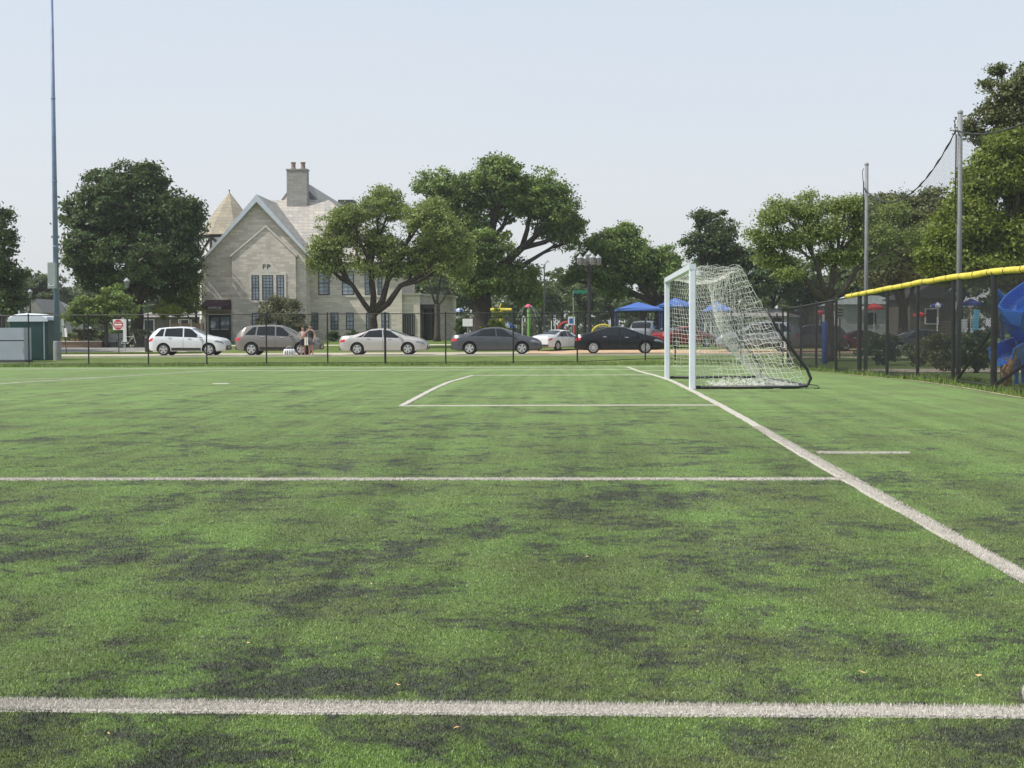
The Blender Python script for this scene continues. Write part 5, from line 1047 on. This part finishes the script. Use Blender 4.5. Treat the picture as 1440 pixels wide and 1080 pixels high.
jb = MB()
for k in range(8): a = k*math.pi/4; jb.tube([(r_*math.cos(a), r_*math.sin(a), zt+.1-(r_-.1)**2*1.6) for r_ in (.1, .35, .6, .8, .95)], .012, 4)
jb.build('jet_wire', GREY, t)
t = thing('spray_ring', 'red ring shaped play tunnel between white and black sedans', 'play equipment', (X(797, YY), YY, G(YY))); rr_ = .62
MB().tube([(rr_*math.cos(a), 0, rr_*.9+rr_*math.sin(a)+.35) for a in np.linspace(-.6, math.pi+.6, 20)], .10, 8).build('ring', mat('red_plastic', (.42, .05, .05), .5), t); MB().tube([(-.3, 0, 0), (0, 0, 1.1), (.3, 0, 0)], .06, 6).build('stand', mat('red_plastic', (0, 0, 0)), t)
t = thing('spray_arch', 'yellow arch of the water play area above the roof of the black sedan', 'play equipment', (X(848, YY), YY, G(YY))); za = Z(848, 457, YY)-G(YY)
MB().tube([(.85*math.cos(a), 0, za-.75+.75*math.sin(a)) for a in np.linspace(0, math.pi, 16)], .09, 8).build('arch', YEL, t); 
for sx in (-.85, .85): MB().tube([(sx, 0, 0), (sx, 0, za-.72)], .08, 8).build('leg', YEL, t)
t = post_thing('pedestrian_sign', 'small blue square symbol sign left of the big black lamp post', 'sign', 804, 100, 1.9, .03, GALV); MB().box(-.25, .25, -.05, -.03, 1.4, 2.0).build('sign_board', SWm, t); MB().box(-.16, .16, -.058, -.0505, 1.5, 1.88).build('symbol', mat('sign_blue', (.02, .10, .40), .5), t)
for px, hgt, lb in ((735, 2.0, 'left'), (776, 1.7, 'middle'), (781, 1.7, 'right')):
    t = thing('hoop_pole', {'left': 'thin white spray pole left of the pink topped flower', 'middle': 'left of two white hooped pipes behind the white sedan', 'right': 'right of two white hooped pipes behind the white sedan'}[lb], 'play equipment', (X(px, YY), YY, G(YY)))
    MB().tube([(0, 0, 0), (0, 0, hgt-.1), (.1, 0, hgt), (.2, 0, hgt-.1), (.2, 0, hgt-.45)], .045, 6).build('pipe', SWm, t)
def umbrella(label, px, Y, py_top, wpx, m1, m2=None, group='umbrellas in the pool area'):
    h = Z(px, py_top, Y)-G(Y); R_ = wpx*Y/F/2; t = thing('umbrella', label, 'umbrella', (X(px, Y), Y, G(Y)), .2, group); b = MB(); n = 8
    MB().tube([(0, 0, 0), (0, 0, h)], .035, 6).build('pole', SWm, t)
    vs = [(0, 0, h)]+[(R_*math.cos(k*math.pi/4), R_*math.sin(k*math.pi/4), h-R_*.42) for k in range(n)]+[(R_*math.cos(k*math.pi/4), R_*math.sin(k*math.pi/4), h-R_*.42-.16) for k in range(n)]
    b.v = vs; b.f = [(0, 1+k, 1+(k+1) % n) for k in range(n)]+[(1+k, 9+k, 9+(k+1) % n, 1+(k+1) % n) for k in range(n)]; b.m = [k % 2 for k in range(n)]*2; b.build('canopy', [m1, m2 or m1], t)
    MB().lathe([(.28, 0), (.26, .08), (.06, .12)], (0, 0, 0), 10).build('foot', GREY, t)
CW = mat('white_cloth', (.62, .64, .68), .7)
umbrella('blue and white umbrella right of the yellow spray bar post', 715, 108, 453, 26, SHADE, CW); umbrella('small blue umbrella above the dark upright shrub', 646, 112, 433, 14, SHADE, CW)
umbrella('red umbrella left of the blue padded post', 1153, 96, 436, 14, RED); umbrella('large bright red umbrella behind the yellow cap start', 1229, 94, 426, 30, RED)
umbrella('red umbrella between the two netting poles', 1293, 92, 438, 18, RED); umbrella('pale and red umbrella left of the large red one', 1218, 97, 429, 16, CW, RED)
umbrella('deep blue umbrella left of the slide behind the fence', 1365, 88, 420, 30, mat('navy_cloth', (.03, .05, .26), .7)); umbrella('blue umbrella left of the nearer netting pole', 1318, 95, 425, 20, mat('navy_cloth', (0, 0, 0)), CW)
def shade(label, px0, px1, Y, py_top, py_edge):
    x0, x1 = X(px0, Y), X(px1, Y); cxm = (x0+x1)/2; t = thing('shade_canopy', label, 'canopy', (cxm, Y, G(Y)), 0, 'blue shade canopies'); ze_, zt_ = Z(px0, py_edge, Y)-G(Y), Z(px0, py_top, Y)-G(Y); wv = (x1-x0)/2; dpt = 2.4
    MB().add([(-wv, -dpt, ze_), (wv, -dpt, ze_), (wv, dpt, ze_), (-wv, dpt, ze_), (0, 0, zt_), (0, -dpt*.96, ze_+.1), (-wv, -dpt, ze_-.16), (wv, -dpt, ze_-.16), (wv, dpt, ze_-.16), (-wv, dpt, ze_-.16)],
             [(0, 5, 4), (5, 1, 4), (1, 2, 4), (2, 3, 4), (3, 0, 4), (0, 6, 7, 1, 5), (1, 7, 8, 2), (2, 8, 9, 3), (3, 9, 6, 0)]).build('canopy', SHADE, t)
    for sx in (-1, 1):
        for sy in (-1, 1): MB().tube([(sx*wv*.95, sy*dpt*.95, 0), (sx*wv*.95, sy*dpt*.95, ze_-.02)], .08, 8).build('post', mat('navy_post', (.02, .04, .14), .5), t)
shade('wide blue shade canopy behind the black sedan', 866, 930, 112, 425, 435); shade('second blue shade canopy rising behind the goal posts', 924, 975, 118, 419, 430); shade('blue shade canopy seen through the middle of the goal net', 992, 1024, 110, 424, 436)
t = thing('padded_post', 'bright blue padded post in front of the locust trunk', 'post', (X(1160, 63.5), 63.5, G(63.5))); zp = Z(1160, 452, 63.5)-G(63.5)
MB().lathe([(.12, .02), (.135, .05), (.135, zp-.04), (.11, zp)], (0, 0, 0), 16).build('padding', BLUE, t, smooth='auto'); MB().tube([(0, 0, -.2), (0, 0, zp+.03)], .05, 8).build('post', GALV, t)
for zz in (.5, 1.0): MB().lathe([(.136, 0), (.139, .005), (.139, .045), (.136, .05)], (0, 0, zz), 16).build('strap', mat('dark_blue_strap', (.01, .03, .15), .6), t)
t = post_thing('notice_sign', 'grey notice sign on a black post right of the blue padded post', 'sign', 1181, 70, 2.55, .035, TRIMB); MB().prism([(-.22, 2.0), (.22, 2.0), (.22, 2.6), (-.22, 2.6)], -.05, -.035).build('sign_board', mat('grey_sign', (.42, .43, .42), .6), t)
for k, (a, c) in enumerate(((-.13, .14), (-.15, .10), (-.10, .15))): MB().box(a, c, -.056, -.0505, 2.12+k*.15, 2.19+k*.15).build('mark', DARK, t)
def slide():
    Ys = 31.0; x0 = X(1393, Ys); t = thing('slide', 'bright blue curved plastic slide behind the fence at the right edge', 'slide', (X(1440, Ys), Ys, G(Ys))); g = G(Ys); ox = X(1440, Ys)
    P = [(1500, 395, 2.4), (1462, 408, 1.2), (1428, 430, .3), (1412, 452, -.3), (1424, 474, -.2), (1448, 482, .4), (1452, 492, .9), (1432, 496, .2), (1408, 505, -.6), (1397, 512, -.9)]
    pts = [Vector((X(a, Ys+d)-ox, d, Z(a, b_, Ys+d)-g)) for a, b_, d in [(p_[0]+11, p_[1], p_[2]) for p_ in P]]; pp = []
    for i in range(len(pts)-1):
        p0, p1, p2, p3 = pts[max(0, i-1)], pts[i], pts[i+1], pts[min(len(pts)-1, i+2)]
        for k in range(5):
            u = k/5; pp.append(.5*((2*p1)+(p2-p0)*u+(2*p0-5*p1+4*p2-p3)*u*u+(3*p1-p0-3*p2+p3)*u**3))
    pp.append(pts[-1]); prof = [(a*.72, b_*.78) for a, b_ in [(-.42, .42), (-.40, .45), (-.36, .44), (-.30, .10), (-.15, .0), (.15, 0), (.30, .10), (.36, .44), (.40, .45), (.42, .42), (.34, .05), (.17, -.05), (-.17, -.05), (-.34, .05)]]; n = len(prof); vs = []
    for i, p in enumerate(pp):
        tg = (pp[min(i+1, len(pp)-1)]-pp[max(0, i-1)]); tg.z = 0; tg.normalize(); sd_ = Vector((-tg.y, tg.x, 0))
        vs += [p+sd_*a+Vector((0, 0, b_)) for a, b_ in prof]
    b = MB(); b.add(vs, [(i*n+k, i*n+(k+1) % n, (i+1)*n+(k+1) % n, (i+1)*n+k) for i in range(len(pp)-1) for k in range(n)]+[tuple(range(n-1, -1, -1)), tuple(range(len(vs)-n, len(vs)))]); b.build('chute', SLIDE, t, smooth='auto')
    gq = pts[2]; MB().add([(gq.x-.30, gq.y-.35, gq.z-.65), (gq.x+.75, gq.y-.5, gq.z+.15), (gq.x+.85, gq.y-.5, gq.z+.55), (gq.x-.26, gq.y-.38, gq.z+.1), (gq.x+.2, gq.y-.45, gq.z-.95)]+[(gq.x-.30, gq.y-.30, gq.z-.65), (gq.x+.75, gq.y-.45, gq.z+.15), (gq.x+.85, gq.y-.45, gq.z+.55), (gq.x-.26, gq.y-.33, gq.z+.1), (gq.x+.2, gq.y-.40, gq.z-.95)],
        [(0, 4, 1, 2, 3), (8, 7, 6, 9, 5), (0, 3, 8, 5), (3, 2, 7, 8), (2, 1, 6, 7), (1, 4, 9, 6), (4, 0, 5, 9)]).build('side_panel', SLIDE, t)
    for px, d, zt_ in ((1436, .3, 1.0), (1456, .8, 1.4)): MB().tube([(X(px, Ys)-ox, d, 0), (X(px, Ys)-ox, d, zt_)], .05, 8).build('leg', BLUE, t)
slide()
t = thing('bronze_horse', 'brown wooden climbing log standing in front of the slide foot', 'play equipment', (X(1423, 30), 30, G(30))); t.name = 'climbing_log'
MB().tube([(-.12, 0, -.05), (-.10, 0, .28), (.0, .0, .50), (.10, 0, .85)], [.14, .11, .08, .05], 8).tube([(.0, 0, .45), (-.1, .05, .62)], [.05, .02], 6).tube([(-.16, -.05, 0), (-.2, -.02, .35), (-.12, 0, .5)], [.06, .05, .03], 6).build('log', mat('weathered_wood', (.26, .15, .07), .85, var=.4, scale=9, bump=1, bscale=20), t, smooth=True)
t = thing('play_panel', 'tall light blue play panel behind the fence left of the slide', 'play equipment', (X(1373, 74), 74, G(74))); b = MB()
b.prism([(-.16+.05*math.sin(z*3), z) for z in np.linspace(.9, 2.4, 8)]+[(.14+.05*math.sin(z*3), z) for z in np.linspace(2.4, .9, 8)], -.05, .05); b.build('panel', mat('sky_blue_plastic', (.12, .42, .62), .4), t); MB().tube([(0, 0, 0), (0, 0, 1)], .05, 6).build('post', GALV, t)
t = thing('play_panel', 'small white square play panel left of the tall light blue one', 'play equipment', (X(1354, 76), 76, G(76))); MB().cbox((0, 0, 1.2), .45, .06, .7).build('panel', CW, t); MB().tube([(0, 0, 0), (0, 0, 1.3)], .05, 6).build('post', GALV, t)
t = thing('blue_climber', 'small blue plastic climber top seen above the slide', 'play equipment', (X(1407, 34), 34, G(34))); zc = Z(1407, 420, 34)-G(34)
MB().tube([(-.15, 0, zc+.25), (0, 0, zc), (.2, 0, zc+.05), (.08, 0, zc-.25)], [.06, .13, .06, .05], 8).build('top_piece', SLIDE, t, smooth=True); MB().tube([(.05, 0, 0), (.05, 0, zc)], .05, 8).build('post', BLUE, t)
# far woodland closing the view
hw = MB(); tag(leaf_mesh('distant_woodland', [(x, 260+10*math.sin(x), 4) for x in range(-190, 260, 9)], [(8, 8, 6.2)]*50, LF_FAR, 120000, .85, None, clump=1.8), 'far off hazy belt of trees behind everything', 'woodland', kind='stuff')
# hedges in the middle distance
tag(leaf_mesh('ground_cover', [(x, 103.5, 1.25) for x in np.arange(X(84, 103), X(284, 103), 1.6)], [(1.1, .5, .75)]*int(len(np.arange(X(84, 103), X(284, 103), 1.6))), LF_MID, 9000, .16, None, clump=.3), 'low shrubs and ground cover behind the left side planters', 'ground cover', kind='stuff')
def verge_tufts():
    n = 26000; V = np.empty((n, 3, 3)); side = RNG.random(n) < .35
    x = np.where(side, RNG.uniform(TX+.15, 9.6, n), RNG.uniform(-30, 9, n)); y = np.where(side, RNG.uniform(22, 55, n), 63.4+RNG.random(n)**1.6*2.2)
    g = np.interp(y, [p[0] for p in PROF], [p[1] for p in PROF]); h = RNG.uniform(.04, .16, n)*np.where(np.sin(x*1.7+np.sin(y*.9)*2) > .2, 1.3, .7); a = RNG.random(n)*6.28; w_ = .008+.006*RNG.random(n)
    dx, dy = np.cos(a)*w_, np.sin(a)*w_; V[:, 0] = np.stack([x-dx, y-dy, g], 1); V[:, 1] = np.stack([x+dx, y+dy, g], 1); V[:, 2] = np.stack([x+RNG.normal(size=n)*.03, y+RNG.normal(size=n)*.03, g+h], 1)
    me = bpy.data.meshes.new('grass_tufts'); me.vertices.add(3*n); me.vertices.foreach_set('co', V.ravel()); me.loops.add(3*n); me.loops.foreach_set('vertex_index', np.arange(3*n, dtype=np.int32)); me.polygons.add(n)
    me.polygons.foreach_set('loop_start', np.arange(0, 3*n, 3, dtype=np.int32)); me.update(calc_edges=True); me.materials.append(mat('tuft_green', (.10, .17, .03), .8, col2=(.18, .24, .06), scale=2)); o = bpy.data.objects.new('grass_tufts', me); COL.objects.link(o)
    tag(o, 'ragged grass growing along the fence foot', 'grass', kind='stuff')
verge_tufts()
# ---------------------------------------------------------------- haze
HAZE = 0.00030
if HAZE:
    b = MB(); b.box(-950, 950, -90, 2450, -1.6, 27); o = b.build('haze', mat('haze_air', (1, 1, 1)), keep=True); m = MATS['haze_air']; n = m.node_tree
    n.nodes.clear(); out = n.nodes.new('ShaderNodeOutputMaterial'); pv = n.nodes.new('ShaderNodeVolumePrincipled'); pv.inputs['Color'].default_value = (.90, .93, .97, 1); pv.inputs['Density'].default_value = HAZE; pv.inputs['Anisotropy'].default_value = .3
    n.links.new(pv.outputs[0], out.inputs['Volume']); tag(o, kind='stuff')
